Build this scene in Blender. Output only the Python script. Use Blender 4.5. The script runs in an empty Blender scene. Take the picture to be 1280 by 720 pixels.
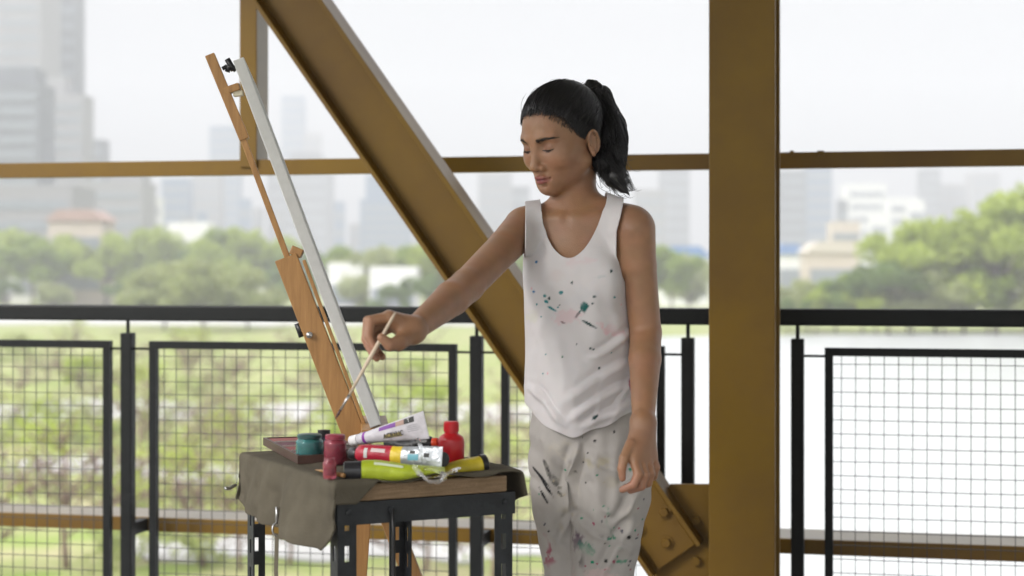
import bpy, bmesh, math, random
import numpy as np
from mathutils import Vector, Matrix
random.seed(7); rng = np.random.default_rng(7)
R = math.radians
FPX = 2134.0; EYE = 1.25; HOR = 333.0
SC = bpy.context.scene
COL = SC.collection

# ------------------------------------------------------------------ camera
cam_d = bpy.data.cameras.new('camera'); cam = bpy.data.objects.new('camera', cam_d); COL.objects.link(cam)
cam.location = (0, 0, EYE); cam.rotation_euler = (R(90), 0, 0)
cam_d.sensor_width = 36; cam_d.lens = FPX / 1280 * 36
cam_d.shift_y = -(360 - HOR) / 1280
cam_d.clip_start = .05; cam_d.clip_end = 6000
cam_d.dof.use_dof = True; cam_d.dof.focus_distance = 3.6; cam_d.dof.aperture_fstop = 3.3
SC.camera = cam
# ------------------------------------------------------------------ world, sun, exposure
SUN_EL, SUN_AZ = 32.0, 230.0        # compass-like angle of the sun, seen from above
w = bpy.data.worlds.new('World'); SC.world = w; w.use_nodes = True
nt = w.node_tree; nt.nodes.clear()
out = nt.nodes.new('ShaderNodeOutputWorld'); bg = nt.nodes.new('ShaderNodeBackground'); bg.inputs[1].default_value = .1
sky = nt.nodes.new('ShaderNodeTexSky'); sky.sky_type = 'NISHITA'; sky.sun_disc = False
sky.sun_elevation = R(SUN_EL); sky.sun_rotation = R(SUN_AZ); sky.dust_density = 6; sky.air_density = 1.0; sky.altitude = 0
hsv = nt.nodes.new('ShaderNodeHueSaturation'); hsv.inputs['Saturation'].default_value = .25
tc = nt.nodes.new('ShaderNodeTexCoord'); sep = nt.nodes.new('ShaderNodeSeparateXYZ')
rmp = nt.nodes.new('ShaderNodeValToRGB')
rmp.color_ramp.elements[0].position = .14; rmp.color_ramp.elements[0].color = (3.0, 3.05, 3.1, 1)
rmp.color_ramp.elements[1].position = 1; rmp.color_ramp.elements[1].color = (13.5, 13.6, 13.8, 1)
nz = nt.nodes.new('ShaderNodeTexNoise'); nz.inputs['Scale'].default_value = 1.6; nz.inputs['Detail'].default_value = 5
cm = nt.nodes.new('ShaderNodeMapRange'); cm.inputs[3].default_value = .93; cm.inputs[4].default_value = 1.07
mul = nt.nodes.new('ShaderNodeVectorMath'); mul.operation = 'SCALE'
mx = nt.nodes.new('ShaderNodeMix'); mx.data_type = 'RGBA'; mx.inputs[0].default_value = .8
L = nt.links.new
L(tc.outputs['Generated'], sep.inputs[0]); L(sep.outputs[2], rmp.inputs[0])
L(tc.outputs['Generated'], nz.inputs['Vector']); L(nz.outputs['Fac'], cm.inputs[0])
L(rmp.outputs[0], mul.inputs[0]); L(cm.outputs[0], mul.inputs['Scale'])
# the cloud cover is brighter towards the hidden sun
dot = nt.nodes.new('ShaderNodeVectorMath'); dot.operation = 'DOT_PRODUCT'; dot.inputs[1].default_value = (math.sin(R(SUN_AZ)) * math.cos(R(SUN_EL)), math.cos(R(SUN_AZ)) * math.cos(R(SUN_EL)), math.sin(R(SUN_EL)))
gl = nt.nodes.new('ShaderNodeMapRange'); gl.interpolation_type = 'SMOOTHSTEP'; gl.inputs[1].default_value = -.1; gl.inputs[2].default_value = 1; gl.inputs[3].default_value = 1; gl.inputs[4].default_value = 1.6
mul2 = nt.nodes.new('ShaderNodeVectorMath'); mul2.operation = 'SCALE'
L(tc.outputs['Generated'], dot.inputs[0]); L(dot.outputs['Value'], gl.inputs[0]); L(mul.outputs[0], mul2.inputs[0]); L(gl.outputs[0], mul2.inputs['Scale'])
L(sky.outputs[0], hsv.inputs['Color']); L(hsv.outputs[0], mx.inputs[6]); L(mul2.outputs[0], mx.inputs[7])
L(mx.outputs[2], bg.inputs[0]); L(bg.outputs[0], out.inputs[0])
sd = bpy.data.lights.new('sun', 'SUN'); sd.energy = 1.0; sd.angle = R(18); sd.color = (1, .96, .9)
sun = bpy.data.objects.new('sun', sd); COL.objects.link(sun)
a = R(SUN_AZ); e = R(SUN_EL)
sun.rotation_euler = Vector((math.sin(a) * math.cos(e), math.cos(a) * math.cos(e), math.sin(e))).to_track_quat('Z', 'Y').to_euler()
SC.view_settings.view_transform = 'Standard'; SC.view_settings.look = 'None'
SC.view_settings.exposure = 1.32; SC.view_settings.gamma = 1; SC.view_settings.use_curve_mapping = False

# ------------------------------------------------------------------ helpers
def W(px, py, Y):
    return np.array([(px - 640) * Y / FPX, Y, EYE - (py - HOR) * Y / FPX])

def tag(o, label=None, cat=None, group=None, kind=None):
    if label: o['label'] = label
    if cat: o['category'] = cat
    if group: o['group'] = group
    if kind: o['kind'] = kind
    return o

def empty(name, loc=(0, 0, 0), rz=0, **k):
    o = bpy.data.objects.new(name, None); COL.objects.link(o)
    o.location = loc; o.rotation_euler = (0, 0, rz); o.empty_display_size = .1
    return tag(o, **k)

def link(name, me, mat=None, parent=None, smooth=False):
    o = bpy.data.objects.new(name, me); COL.objects.link(o)
    if mat: me.materials.append(mat)
    if parent: o.parent = parent
    if smooth:
        me.polygons.foreach_set('use_smooth', [True] * len(me.polygons))
    return o

def copy_tree(o, parent=None):
    c = o.copy(); COL.objects.link(c)
    if parent: c.parent = parent
    for ch in list(o.children): copy_tree(ch, c)
    return c

def material(name, col, rough=.6, metal=0, noise=None, bump=0, bscale=60, spec=.5, sss=0, trans=0, attr=None, coat=0, streak=None, ior=None):
    m = bpy.data.materials.new(name); m.use_nodes = True
    n = m.node_tree; b = n.nodes['Principled BSDF']; l = n.links.new
    b.inputs['Base Color'].default_value = (*col, 1); b.inputs['Roughness'].default_value = rough
    b.inputs['Metallic'].default_value = metal; b.inputs['Specular IOR Level'].default_value = spec
    if sss:
        b.inputs['Subsurface Weight'].default_value = sss; b.inputs['Subsurface Radius'].default_value = (1, .35, .2); b.inputs['Subsurface Scale'].default_value = .006
    if trans: b.inputs['Transmission Weight'].default_value = trans
    if coat: b.inputs['Coat Weight'].default_value = coat
    if ior: b.inputs['IOR'].default_value = ior
    t = n.nodes.new('ShaderNodeTexCoord')
    src = None
    if attr:
        a_ = n.nodes.new('ShaderNodeAttribute'); a_.attribute_name = attr; src = a_.outputs['Color']
    if noise:                       # (scale, amount) or (scale, amount, other colour)
        x = n.nodes.new('ShaderNodeTexNoise'); x.inputs['Scale'].default_value = noise[0]; x.inputs['Detail'].default_value = 6; x.inputs['Roughness'].default_value = .65
        l(t.outputs['Object'], x.inputs['Vector'])
        if streak:
            mp = n.nodes.new('ShaderNodeMapping'); mp.inputs['Scale'].default_value = streak
            l(t.outputs['Object'], mp.inputs['Vector']); l(mp.outputs[0], x.inputs['Vector'])
        r = n.nodes.new('ShaderNodeValToRGB'); r.color_ramp.elements[0].position = .35; r.color_ramp.elements[1].position = .65
        l(x.outputs['Fac'], r.inputs[0])
        mixn = n.nodes.new('ShaderNodeMix'); mixn.data_type = 'RGBA'
        if len(noise) > 2:
            l(r.outputs[0], mixn.inputs[0]); mixn.inputs[7].default_value = (*noise[2], 1)
        else:
            mixn.blend_type = 'MULTIPLY'; mixn.inputs[0].default_value = noise[1]; l(r.outputs[0], mixn.inputs[7])
        if src: l(src, mixn.inputs[6])
        else: mixn.inputs[6].default_value = (*col, 1)
        src = mixn.outputs[2]
        rr = n.nodes.new('ShaderNodeMapRange'); rr.inputs[3].default_value = max(.02, rough - .1); rr.inputs[4].default_value = min(1, rough + .12)
        l(x.outputs['Fac'], rr.inputs[0]); l(rr.outputs[0], b.inputs['Roughness'])
    if src: l(src, b.inputs['Base Color'])
    if bump:
        y = n.nodes.new('ShaderNodeTexNoise'); y.inputs['Scale'].default_value = bscale; y.inputs['Detail'].default_value = 5
        l(t.outputs['Object'], y.inputs['Vector'])
        bp = n.nodes.new('ShaderNodeBump'); bp.inputs['Strength'].default_value = bump; bp.inputs['Distance'].default_value = .01
        l(y.outputs['Fac'], bp.inputs['Height']); l(bp.outputs[0], b.inputs['Normal'])
    return m

class MB:
    """collects shapes into one mesh"""
    def __init__(s): s.bm = bmesh.new()
    def box(s, c, d, rot=None, bev=0):
        m = Matrix.Translation(Vector(c)) @ (rot.to_4x4() if rot else Matrix.Identity(4)) @ Matrix.Diagonal((*d, 1))
        r = bmesh.ops.create_cube(s.bm, size=1, matrix=m)
        if bev:
            es = {e for v in r['verts'] for e in v.link_edges}
            bmesh.ops.bevel(s.bm, geom=list(es), offset=bev, segments=2, affect='EDGES', profile=.5)
        return s
    def rings(s, rings, cap=True, closed=False):
        vs = [[s.bm.verts.new(Vector(p)) for p in r] for r in rings]
        n = len(vs[0])
        for i in range(len(vs) - (0 if closed else 1)):
            A, B = vs[i], vs[(i + 1) % len(vs)]
            for j in range(n):
                s.bm.faces.new((A[j], A[(j + 1) % n], B[(j + 1) % n], B[j]))
        if cap and not closed:
            s.bm.faces.new(vs[0][::-1]); s.bm.faces.new(vs[-1])
        return s
    def tube(s, pts, rad, n=10, flat=1.0, up=None, cap=True):
        pts = [Vector(p) for p in pts]; rs = rad if hasattr(rad, '__len__') else [rad] * len(pts)
        fl = flat if hasattr(flat, '__len__') else [flat] * len(pts)
        u = Vector(up) if up is not None else None; rings = []
        for i, p in enumerate(pts):
            t = (pts[min(i + 1, len(pts) - 1)] - pts[max(i - 1, 0)]).normalized()
            if u is None: u = t.orthogonal()
            u = (u - t * u.dot(t)).normalized(); v = t.cross(u)
            rings.append([p + (u * math.cos(k) * rs[i] * fl[i] + v * math.sin(k) * rs[i]) for k in [2 * math.pi * j / n for j in range(n)]])
        return s.rings(rings, cap)
    def lathe(s, prof, M=None, n=24):
        M = M or Matrix.Identity(4)
        return s.rings([[M @ Vector((r * math.cos(k), r * math.sin(k), z)) for k in [2 * math.pi * j / n for j in range(n)]] for r, z in prof])
    def prism(s, poly, y0, y1):
        """polygon in local x,z pulled from y0 to y1"""
        return s.rings([[Vector((x, y0, z)) for x, z in poly], [Vector((x, y1, z)) for x, z in poly]])
    def build(s, name, mat, parent=None, smooth=False, sharp=None):
        bmesh.ops.recalc_face_normals(s.bm, faces=s.bm.faces)
        me = bpy.data.meshes.new(name); s.bm.to_mesh(me); s.bm.free()
        o = link(name, me, mat, parent, smooth)
        if smooth and sharp:
            try: me.set_sharp_from_angle(angle=R(sharp))
            except Exception: pass
        return o

def hash3(i, j, k, seed):
    h = (i * 374761393 + j * 668265263 + k * 2147483647 + seed * 1274126177) & 0xffffffff
    h = ((h ^ (h >> 13)) * 1274126177) & 0xffffffff
    h = (h ^ (h >> 16)) & 0xffffffff
    return h / 4294967295.0
def vnoise(P, scale, seed=0):
    """value noise -1..1 at points P (n,3)"""
    Q = P * scale; I = np.floor(Q).astype(np.int64); F = Q - I; F = F * F * (3 - 2 * F)
    r = 0
    for a_ in (0, 1):
        for b_ in (0, 1):
            for c_ in (0, 1):
                wgt = (F[:, 0] if a_ else 1 - F[:, 0]) * (F[:, 1] if b_ else 1 - F[:, 1]) * (F[:, 2] if c_ else 1 - F[:, 2])
                r = r + wgt * hash3(I[:, 0] + a_, I[:, 1] + b_, I[:, 2] + c_, seed)
    return r * 2 - 1

# ------------------------------------------------------------------ signed distance modelling (bodies, clothes)
def smin(a, b, k):
    if k <= 0: return np.minimum(a, b)
    h = np.clip(.5 + .5 * (b - a) / k, 0, 1)
    return b + (a - b) * h - k * h * (1 - h)
def smax(a, b, k): return -smin(-a, -b, k)

class Ell:
    def __init__(s, c, r, M=None, k=.02, op='+'):
        s.c = np.array(c, float); s.r = np.array(r, float); s.M = M; s.k = k; s.op = op
    def bounds(s):
        m = max(s.r) + s.k + .012
        return s.c - m, s.c + m
    def d(s, X, Y, Z):
        x, y, z = X - s.c[0], Y - s.c[1], Z - s.c[2]
        if s.M is not None:
            M = s.M
            x, y, z = (M[0][0] * x + M[0][1] * y + M[0][2] * z, M[1][0] * x + M[1][1] * y + M[1][2] * z, M[2][0] * x + M[2][1] * y + M[2][2] * z)
        k0 = np.sqrt((x / s.r[0]) ** 2 + (y / s.r[1]) ** 2 + (z / s.r[2]) ** 2) + 1e-9
        k1 = np.sqrt((x / s.r[0] ** 2) ** 2 + (y / s.r[1] ** 2) ** 2 + (z / s.r[2] ** 2) ** 2) + 1e-9
        return k0 * (k0 - 1) / k1
class Cone:
    """capsule whose radius goes from ra at a to rb at b; squash along world direction possible"""
    def __init__(s, a, b, ra, rb, k=.02, op='+'):
        s.a = np.array(a, float); s.b = np.array(b, float); s.ra = ra; s.rb = rb; s.k = k; s.op = op
    def bounds(s):
        m = max(s.ra, s.rb) + s.k + .012
        return np.minimum(s.a, s.b) - m, np.maximum(s.a, s.b) + m
    def d(s, X, Y, Z):
        ab = s.b - s.a; L2 = ab @ ab
        x, y, z = X - s.a[0], Y - s.a[1], Z - s.a[2]
        t = np.clip((x * ab[0] + y * ab[1] + z * ab[2]) / L2, 0, 1)
        return np.sqrt((x - t * ab[0]) ** 2 + (y - t * ab[1]) ** 2 + (z - t * ab[2]) ** 2) - (s.ra + (s.rb - s.ra) * t)

class Grid:
    def __init__(s, xs, ys, zs):
        s.ax = [np.asarray(v, np.float32) for v in (xs, ys, zs)]
        s.F = np.full([len(v) for v in s.ax], .08, np.float32)
    def add(s, prims):
        for p in prims:
            lo, hi = p.bounds(); sl = []
            for i in range(3):
                i0 = np.searchsorted(s.ax[i], lo[i]); i1 = np.searchsorted(s.ax[i], hi[i]); sl.append(slice(i0, i1))
            if any(q.stop <= q.start for q in sl): continue
            d = p.d(s.ax[0][sl[0]][:, None, None], s.ax[1][sl[1]][None, :, None], s.ax[2][sl[2]][None, None, :]).astype(np.float32)
            A = s.F[tuple(sl)]
            s.F[tuple(sl)] = smin(A, d, p.k) if p.op == '+' else smax(A, -d, p.k)
        return s
    def mesh(s, off=0.0, smooth=2):
        F = s.F - off; S = F < 0
        n = F.shape
        c = np.zeros((n[0] - 1, n[1] - 1, n[2] - 1), np.uint8)
        for i in (0, 1):
            for j in (0, 1):
                for k in (0, 1):
                    c += S[i:n[0] - 1 + i, j:n[1] - 1 + j, k:n[2] - 1 + k]
        act = (c > 0) & (c < 8); idx = np.argwhere(act); N = len(idx)
        ids = np.full(c.shape, -1, np.int64); ids[act] = np.arange(N)
        cor = {}
        for i in (0, 1):
            for j in (0, 1):
                for k in (0, 1):
                    cor[i, j, k] = F[idx[:, 0] + i, idx[:, 1] + j, idx[:, 2] + k]
        acc = np.zeros((N, 3)); cnt = np.zeros(N)
        for axis in range(3):
            for u in (0, 1):
                for v in (0, 1):
                    A = [0, 0, 0]; B = [0, 0, 0]; o = [q for q in range(3) if q != axis]
                    A[o[0]] = B[o[0]] = u; A[o[1]] = B[o[1]] = v; B[axis] = 1
                    fa, fb = cor[tuple(A)], cor[tuple(B)]; m = (fa < 0) != (fb < 0)
                    t = np.where(m, fa / np.where(m, fa - fb, 1), 0)
                    q = np.array(A, float)[None, :].repeat(N, 0); q[:, axis] = t
                    acc += q * m[:, None]; cnt += m
        q = acc / cnt[:, None]; V = np.zeros((N, 3))
        for i in range(3):
            x0 = s.ax[i][idx[:, i]]; x1 = s.ax[i][idx[:, i] + 1]; V[:, i] = x0 + (x1 - x0) * q[:, i]
        Q = []
        for axis in range(3):
            o = [q_ for q_ in range(3) if q_ != axis]
            sa = [slice(1, n[i] - 1) for i in range(3)]; sb = list(sa)
            sa[axis] = slice(0, n[axis] - 1); sb[axis] = slice(1, n[axis])
            Sa, Sb = S[tuple(sa)], S[tuple(sb)]; e_ = np.argwhere(Sa != Sb)
            sgn = Sa[e_[:, 0], e_[:, 1], e_[:, 2]]
            base = e_.copy(); base[:, o[0]] += 1; base[:, o[1]] += 1
            def cell(du, dv):
                b_ = base.copy(); b_[:, o[0]] -= du; b_[:, o[1]] -= dv
                return ids[b_[:, 0], b_[:, 1], b_[:, 2]]
            quad = np.stack([cell(1, 1), cell(0, 1), cell(0, 0), cell(1, 0)], 1)
            flip = (~sgn) if axis != 1 else sgn
            quad[flip] = quad[flip][:, ::-1]
            Q.append(quad)
        Q = np.concatenate(Q)
        for _ in range(smooth):
            S2 = np.zeros_like(V); C2 = np.zeros(N)
            for a_, b_ in ((0, 1), (1, 2), (2, 3), (3, 0)):
                for u, v in ((a_, b_), (b_, a_)):
                    for ch in range(3): S2[:, ch] += np.bincount(Q[:, u], V[Q[:, v], ch], N)
                    C2 += np.bincount(Q[:, u], minlength=N)
            V = V * .5 + .5 * S2 / C2[:, None]
        return V, Q

def vnormals(V, Q):
    n = np.cross(V[Q[:, 2]] - V[Q[:, 0]], V[Q[:, 3 if Q.shape[1] > 3 else 1]] - V[Q[:, 1]]) if Q.shape[1] > 3 else np.cross(V[Q[:, 1]] - V[Q[:, 0]], V[Q[:, 2]] - V[Q[:, 0]])
    out_ = np.zeros_like(V)
    for c in range(Q.shape[1]):
        for ch in range(3): out_[:, ch] += np.bincount(Q[:, c], n[:, ch], len(V))
    return out_ / (np.linalg.norm(out_, axis=1, keepdims=True) + 1e-12)

def clip(V, Q, g):
    """keep the part of the surface where g < 0, with a clean cut edge"""
    T = np.concatenate([Q[:, [0, 1, 2]], Q[:, [0, 2, 3]]]) if Q.shape[1] == 4 else Q
    ins = g < 0; c = ins[T].sum(1); keep = T[c == 3].tolist()
    newv = []; memo = {}
    def cut(a_, b_):
        key = (a_, b_) if a_ < b_ else (b_, a_)
        if key not in memo:
            t = g[a_] / (g[a_] - g[b_]); memo[key] = len(V) + len(newv); newv.append(V[a_] + (V[b_] - V[a_]) * t)
        return memo[key]
    for t in T[(c > 0) & (c < 3)].tolist():
        poly = []
        for i in range(3):
            a_, b_ = t[i], t[(i + 1) % 3]
            if ins[a_]: poly.append(a_)
            if ins[a_] != ins[b_]: poly.append(cut(a_, b_))
        for i in range(1, len(poly) - 1): keep.append([poly[0], poly[i], poly[i + 1]])
    V2 = np.concatenate([V, np.array(newv)]) if newv else V
    T2 = np.array(keep); used = np.unique(T2); mp = np.full(len(V2), -1); mp[used] = np.arange(len(used))
    return V2[used], mp[T2]

def npmesh(name, V, Q, mat, parent=None, colors=None, org=None):
    me = bpy.data.meshes.new(name)
    if org is not None: V = V - np.array(org)
    n = Q.shape[1]
    me.vertices.add(len(V)); me.vertices.foreach_set('co', V.astype(np.float32).ravel())
    me.loops.add(Q.size); me.loops.foreach_set('vertex_index', Q.astype(np.int32).ravel())
    me.polygons.add(len(Q)); me.polygons.foreach_set('loop_start', np.arange(0, Q.size, n, dtype=np.int32))
    me.polygons.foreach_set('use_smooth', np.ones(len(Q), bool))
    me.update(calc_edges=True); me.validate()
    if colors is not None:
        ca = me.color_attributes.new('tint', 'FLOAT_COLOR', 'POINT')
        ca.data.foreach_set('color', np.concatenate([colors, np.ones((len(V), 1))], 1).astype(np.float32).ravel())
    return link(name, me, mat, parent)

# ------------------------------------------------------------------ materials
M = {}
M['steel'] = material('ochre_paint', (.188, .106, .007), .42, noise=(1.7, .3, (.14, .075, .013)), bump=.08, bscale=25, spec=.3)
M['steel_sky_lit'] = material('sky_lit_ochre', (.26, .22, .16), .4, noise=(3, .35), bump=.06, bscale=30)  # paler copy of the ochre: sky light on top and side faces painted in
M['black'] = material('black_paint', (.006, .0075, .008), .5, spec=.25, noise=(14, .4), bump=.1, bscale=80)
M['wire'] = material('wire', (.035, .035, .035), .5)
M['iron'] = material('slotted_iron', (.03, .033, .038), .45, noise=(20, .5), bump=.12, bscale=120, metal=.3)
M['wood'] = material('varnished_wood', (.38, .20, .068), .4, noise=(3, .4, (.27, .135, .042)), streak=(30, 30, 2), bump=.05, bscale=90)
M['board'] = material('raw_board', (.27, .18, .105), .75, noise=(5, .5, (.18, .115, .06)), streak=(3, 40, 40), bump=.3, bscale=150)
M['canvas'] = material('canvas', (.58, .58, .57), .8, noise=(60, .08), bump=.1, bscale=600)
M['cloth'] = material('khaki_cloth', (.112, .098, .073), .95, noise=(9, .5, (.085, .074, .055)), bump=.35, bscale=500, spec=.1)
M['knob'] = material('black_plastic', (.012, .012, .014), .35)
M['metal'] = material('bright_metal', (.5, .5, .5), .3, metal=1)
M['skin'] = material('skin', (.4, .22, .15), .42, attr='tint', noise=(40, .06), bump=.14, bscale=420, sss=.18, spec=.45)
M['shirt'] = material('shirt_cotton', (.7, .67, .68), .9, attr='tint', bump=.12, bscale=700, spec=.15, sss=.08)
M['trousers'] = material('trouser_cotton', (.6, .57, .55), .95, attr='tint', bump=.2, bscale=500, spec=.1)
M['hair'] = material('black_hair', (.009, .0075, .009), .36, spec=.6, noise=(60, .5))
M['lash'] = material('lashes', (.022, .015, .013), .6)
M['deck'] = material('deck_concrete', (.3, .29, .27), .85, noise=(2, .4, (.22, .21, .2)), bump=.3, bscale=40)
M['shoe'] = material('shoe_canvas', (.5, .5, .48), .8, noise=(10, .2))

# ------------------------------------------------------------------ setting: land, water, air
GZ = -5.75          # the land lies 7 m below the eye
def sheet(name, poly, z, mat, kind='structure', sub=0):
    bm = bmesh.new(); bm.faces.new([bm.verts.new((x, y, z)) for x, y in poly])
    me = bpy.data.meshes.new(name); bm.to_mesh(me); bm.free()
    return tag(link(name, me, mat), kind=kind)
M['grass'] = material('grass', (.20, .28, .06), .95, noise=(.35, .6, (.36, .33, .19)), bump=.6, bscale=2, spec=.1)
def gnd(px, py):            # where a sight line meets the land
    Y = FPX * (EYE - GZ) / (py - HOR); return ((px - 640) * Y / FPX, Y)
sheet('ground', [(-2500, -300), (2500, -300), (2500, 3500), (-2500, 3500)], GZ, M['grass'])
M['water'] = material('water', (.44, .45, .45), .3, noise=None, bump=.05, bscale=.8, spec=1, ior=1.9)
wpts = [gnd(700, 900), gnd(745, 720), gnd(738, 600), gnd(745, 500), gnd(775, 430), gnd(820, 421), gnd(1000, 419), gnd(1400, 418), gnd(2300, 417)]
sheet('water', [(-3, 5)] + wpts + [(400, 5)], GZ + .03, M['water'])
M['path'] = material('pale_path', (.46, .45, .44), .9, noise=(.3, .15), bump=.2, bscale=3)
def strip(name, y0, y1, x0=-300, x1=735, wob=4, seed=1):
    n = 26; r2 = random.Random(seed); top = []; bot = []
    for i in range(n + 1):
        px = x0 + (x1 - x0) * i / n; t = wob * math.sin(i * .8 + seed) + r2.uniform(-1, 1)
        top.append(gnd(px, y0 + t)); bot.append(gnd(px, y1 + t * .8 + r2.uniform(-1, 1)))
    sheet(name, bot + top[::-1], GZ + .04, M['path'])
strip('road', 398, 407, -600, 740, .8, 1)
strip('path', 503, 526, -300, 730, 4, 2)
strip('path', 577, 598, -300, 733, 7, 3)
strip('path', 676, 700, 150, 730, 6, 5)
# distant land beyond the water so the ground meets the sky softly
# the bridge deck the figure stands on
MB().box((0, -1.6, -.1), (30, 15.0, .2), Matrix.Rotation(-R(12.24), 3, 'Z')).build('deck', M['deck'])
tag(bpy.data.objects['deck'], kind='structure')
# unseen slab added overhead to hold back sky light from the figure
MB().box((6.0, 1.1, 3.7), (18, 7.8, .25), Matrix.Rotation(-R(12.24), 3, 'Z')).build('added_shade_slab', M['deck'])
tag(bpy.data.objects['added_shade_slab'], kind='structure')

# ------------------------------------------------------------------ steelwork and railing, in the bridge's own frame
AL = math.atan(FPX / 9840.0); O = (0.0, 5.24)
def on(px, py, off):
    """local s,z on the plane lying 'off' metres behind the railing line"""
    t = (px - 640) / FPX; ca, sa = math.cos(AL), math.sin(AL)
    ox, oy = O[0] + sa * off, O[1] + ca * off
    s = (t * oy - ox) / (ca + t * sa); Y = oy - s * sa
    return s, EYE - (py - HOR) * Y / FPX
def bridge(name, **k): return empty(name, (O[0], O[1], 0), -AL, **k)

# column: H section, its broad flange to the viewer
TO = -.34
c = bridge('steel_column', label='tall broad ochre steel column standing to the right of the woman', cat='column')
sL, _ = on(886, 360, TO); sR, _ = on(969, 360, TO); cw = sR - sL; cs = (sL + sR) / 2
MB().box((cs, TO + .012, 2.1), (cw, .024, 4.2), bev=.003).build('flange', M['steel'], c)
MB().box((cs, TO + .12, 2.1), (.016, .19, 4.2)).build('web', M['steel'], c)
MB().box((cs, TO + .225, 2.1), (cw, .02, 4.2), bev=.003).build('flange', M['steel'], c)
# diagonal brace
WO = TO + .10
d = bridge('diagonal_brace', label='thick ochre steel beam slanting down behind the woman to the column foot', cat='steel beam')
s0, z0 = on(365, 0, WO); s1, z1 = on(848, 697, WO)
ax = Vector((s1 - s0, 0, z1 - z0)).normalized(); pr = Vector((ax.z, 0, -ax.x))   # to the upper right: sign fixed below
if pr.x < 0: pr = -pr
sa_, za_ = on(323, 0, WO); sb_, zb_ = on(408, 0, WO); HW = (sb_ - sa_) * abs(ax.z) / 2
top = Vector((s0, WO, z0)) - ax * 1.7; end = Vector((s1, WO, z1))
rotd = Matrix((ax, Vector((0, 1, 0)), ax.cross(Vector((0, 1, 0))))).transposed()
Ld = (end - top).length; mid = (top + end) / 2
MB().box(mid, (Ld, .012, HW * 2 - .02), rotd).build('web', M['steel'], d)
for sg in (1, -1):
    ex = .0
    MB().box(mid + pr * sg * (HW - .006), (Ld, .15, .013), rotd, bev=.002).build('flange', M['steel'], d)
sp = MB().box(end - ax * .17 + Vector((0, -.012, 0)), (.33, .012, HW * 2 - .045), rotd, bev=.002).build('splice_plate', M['steel'], d)
k_ = 0
for i in range(4):
    for j in (-1, 0, 1):
        if (i + j) % 2: continue
        p = end - ax * (.055 + i * .075) + pr * j * .045 + Vector((0, -.018, 0))
        Mx = Matrix.Translation(p) @ Matrix.Rotation(R(90), 4, 'X')
        MB().lathe([(.021, 0), (.021, .004), (.0001, .004)], Mx, 20).lathe([(.0145, .004), (.0145, .011), (.0125, .0135), (.0001, .0135)], Mx, 6).build('bolt', M['steel'], d)
# gusset plate
g = bridge('gusset_plate', label='flat brown gusset plate joining the slanting beam to the column foot', cat='steel plate')
P_ = [on(x, y, WO + .02) for x, y in ((838, 605), (900, 605), (900, 1000), (835, 1000), (817, 719), (806, 655))]
MB().prism(P_, WO + .012, WO + .03).build('plate', M['steel'], g)
for yy in (650, 700, 750):
    p = on(866, yy, WO + .02); Mx = Matrix.Translation((p[0] + .01, WO + .012, p[1])) @ Matrix.Rotation(R(90), 4, 'X')
    MB().lathe([(.0135, 0), (.0135, .013), (.0001, .013)], Mx, 6).build('bolt', M['steel'], g)
# horizontal members behind the railing
def member(name, label, pyc, h, off, depth):
    o = bridge(name, label=label, cat='steel beam')
    _, z = on(640, pyc, off)
    a_ = MB().box((0, off + .006, z), (16, .012, h), bev=.002).build('front_flange', M['steel'], o)
    MB().box((0, off + .012 + depth / 2, z + h / 2 - .006), (16, depth, .01)).build('top_plate', M['steel_sky_lit'], o)
    return o, z
tb, ztb = member('horizontal_strut', 'thin horizontal ochre steel beam crossing behind the woman at head height', 205, .05, .12, .02)
MB().box((0, .15, ztb - .019), (16, .03, .01)).build('bottom_plate', M['steel'], tb)
for px in (990, 1024, 1028):
    s, z = on(px, 190, .12)
    MB().lathe([(.009, 0), (.009, .008), (.0001, .008)], Matrix.Translation((s, .12, z - .004)) @ Matrix.Rotation(R(90), 4, 'X'), 6).build('bolt', M['steel'], tb)
_, zlb = on(640, 671, .12)
lb, _ = member('horizontal_strut', 'low horizontal ochre steel beam with pale top running behind the mesh panels', 671, .046, .12, .2)
v = bridge('steel_upright', label='ochre steel upright rising from the thin horizontal beam behind the easel top', cat='steel beam')
sL, _ = on(298, 100, .1); sR, _ = on(319, 100, .1)
MB().box(((sL + sR) / 2, .116, (ztb + 4.05) / 2), (sR - sL, .012, 4.05 - ztb), bev=.002).build('front_flange', M['steel'], v)
MB().box((sR - .006, .122 + .05, (ztb + 4.05) / 2), (.01, .1, 4.05 - ztb)).build('side_plate', M['steel_sky_lit'], v)

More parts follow.
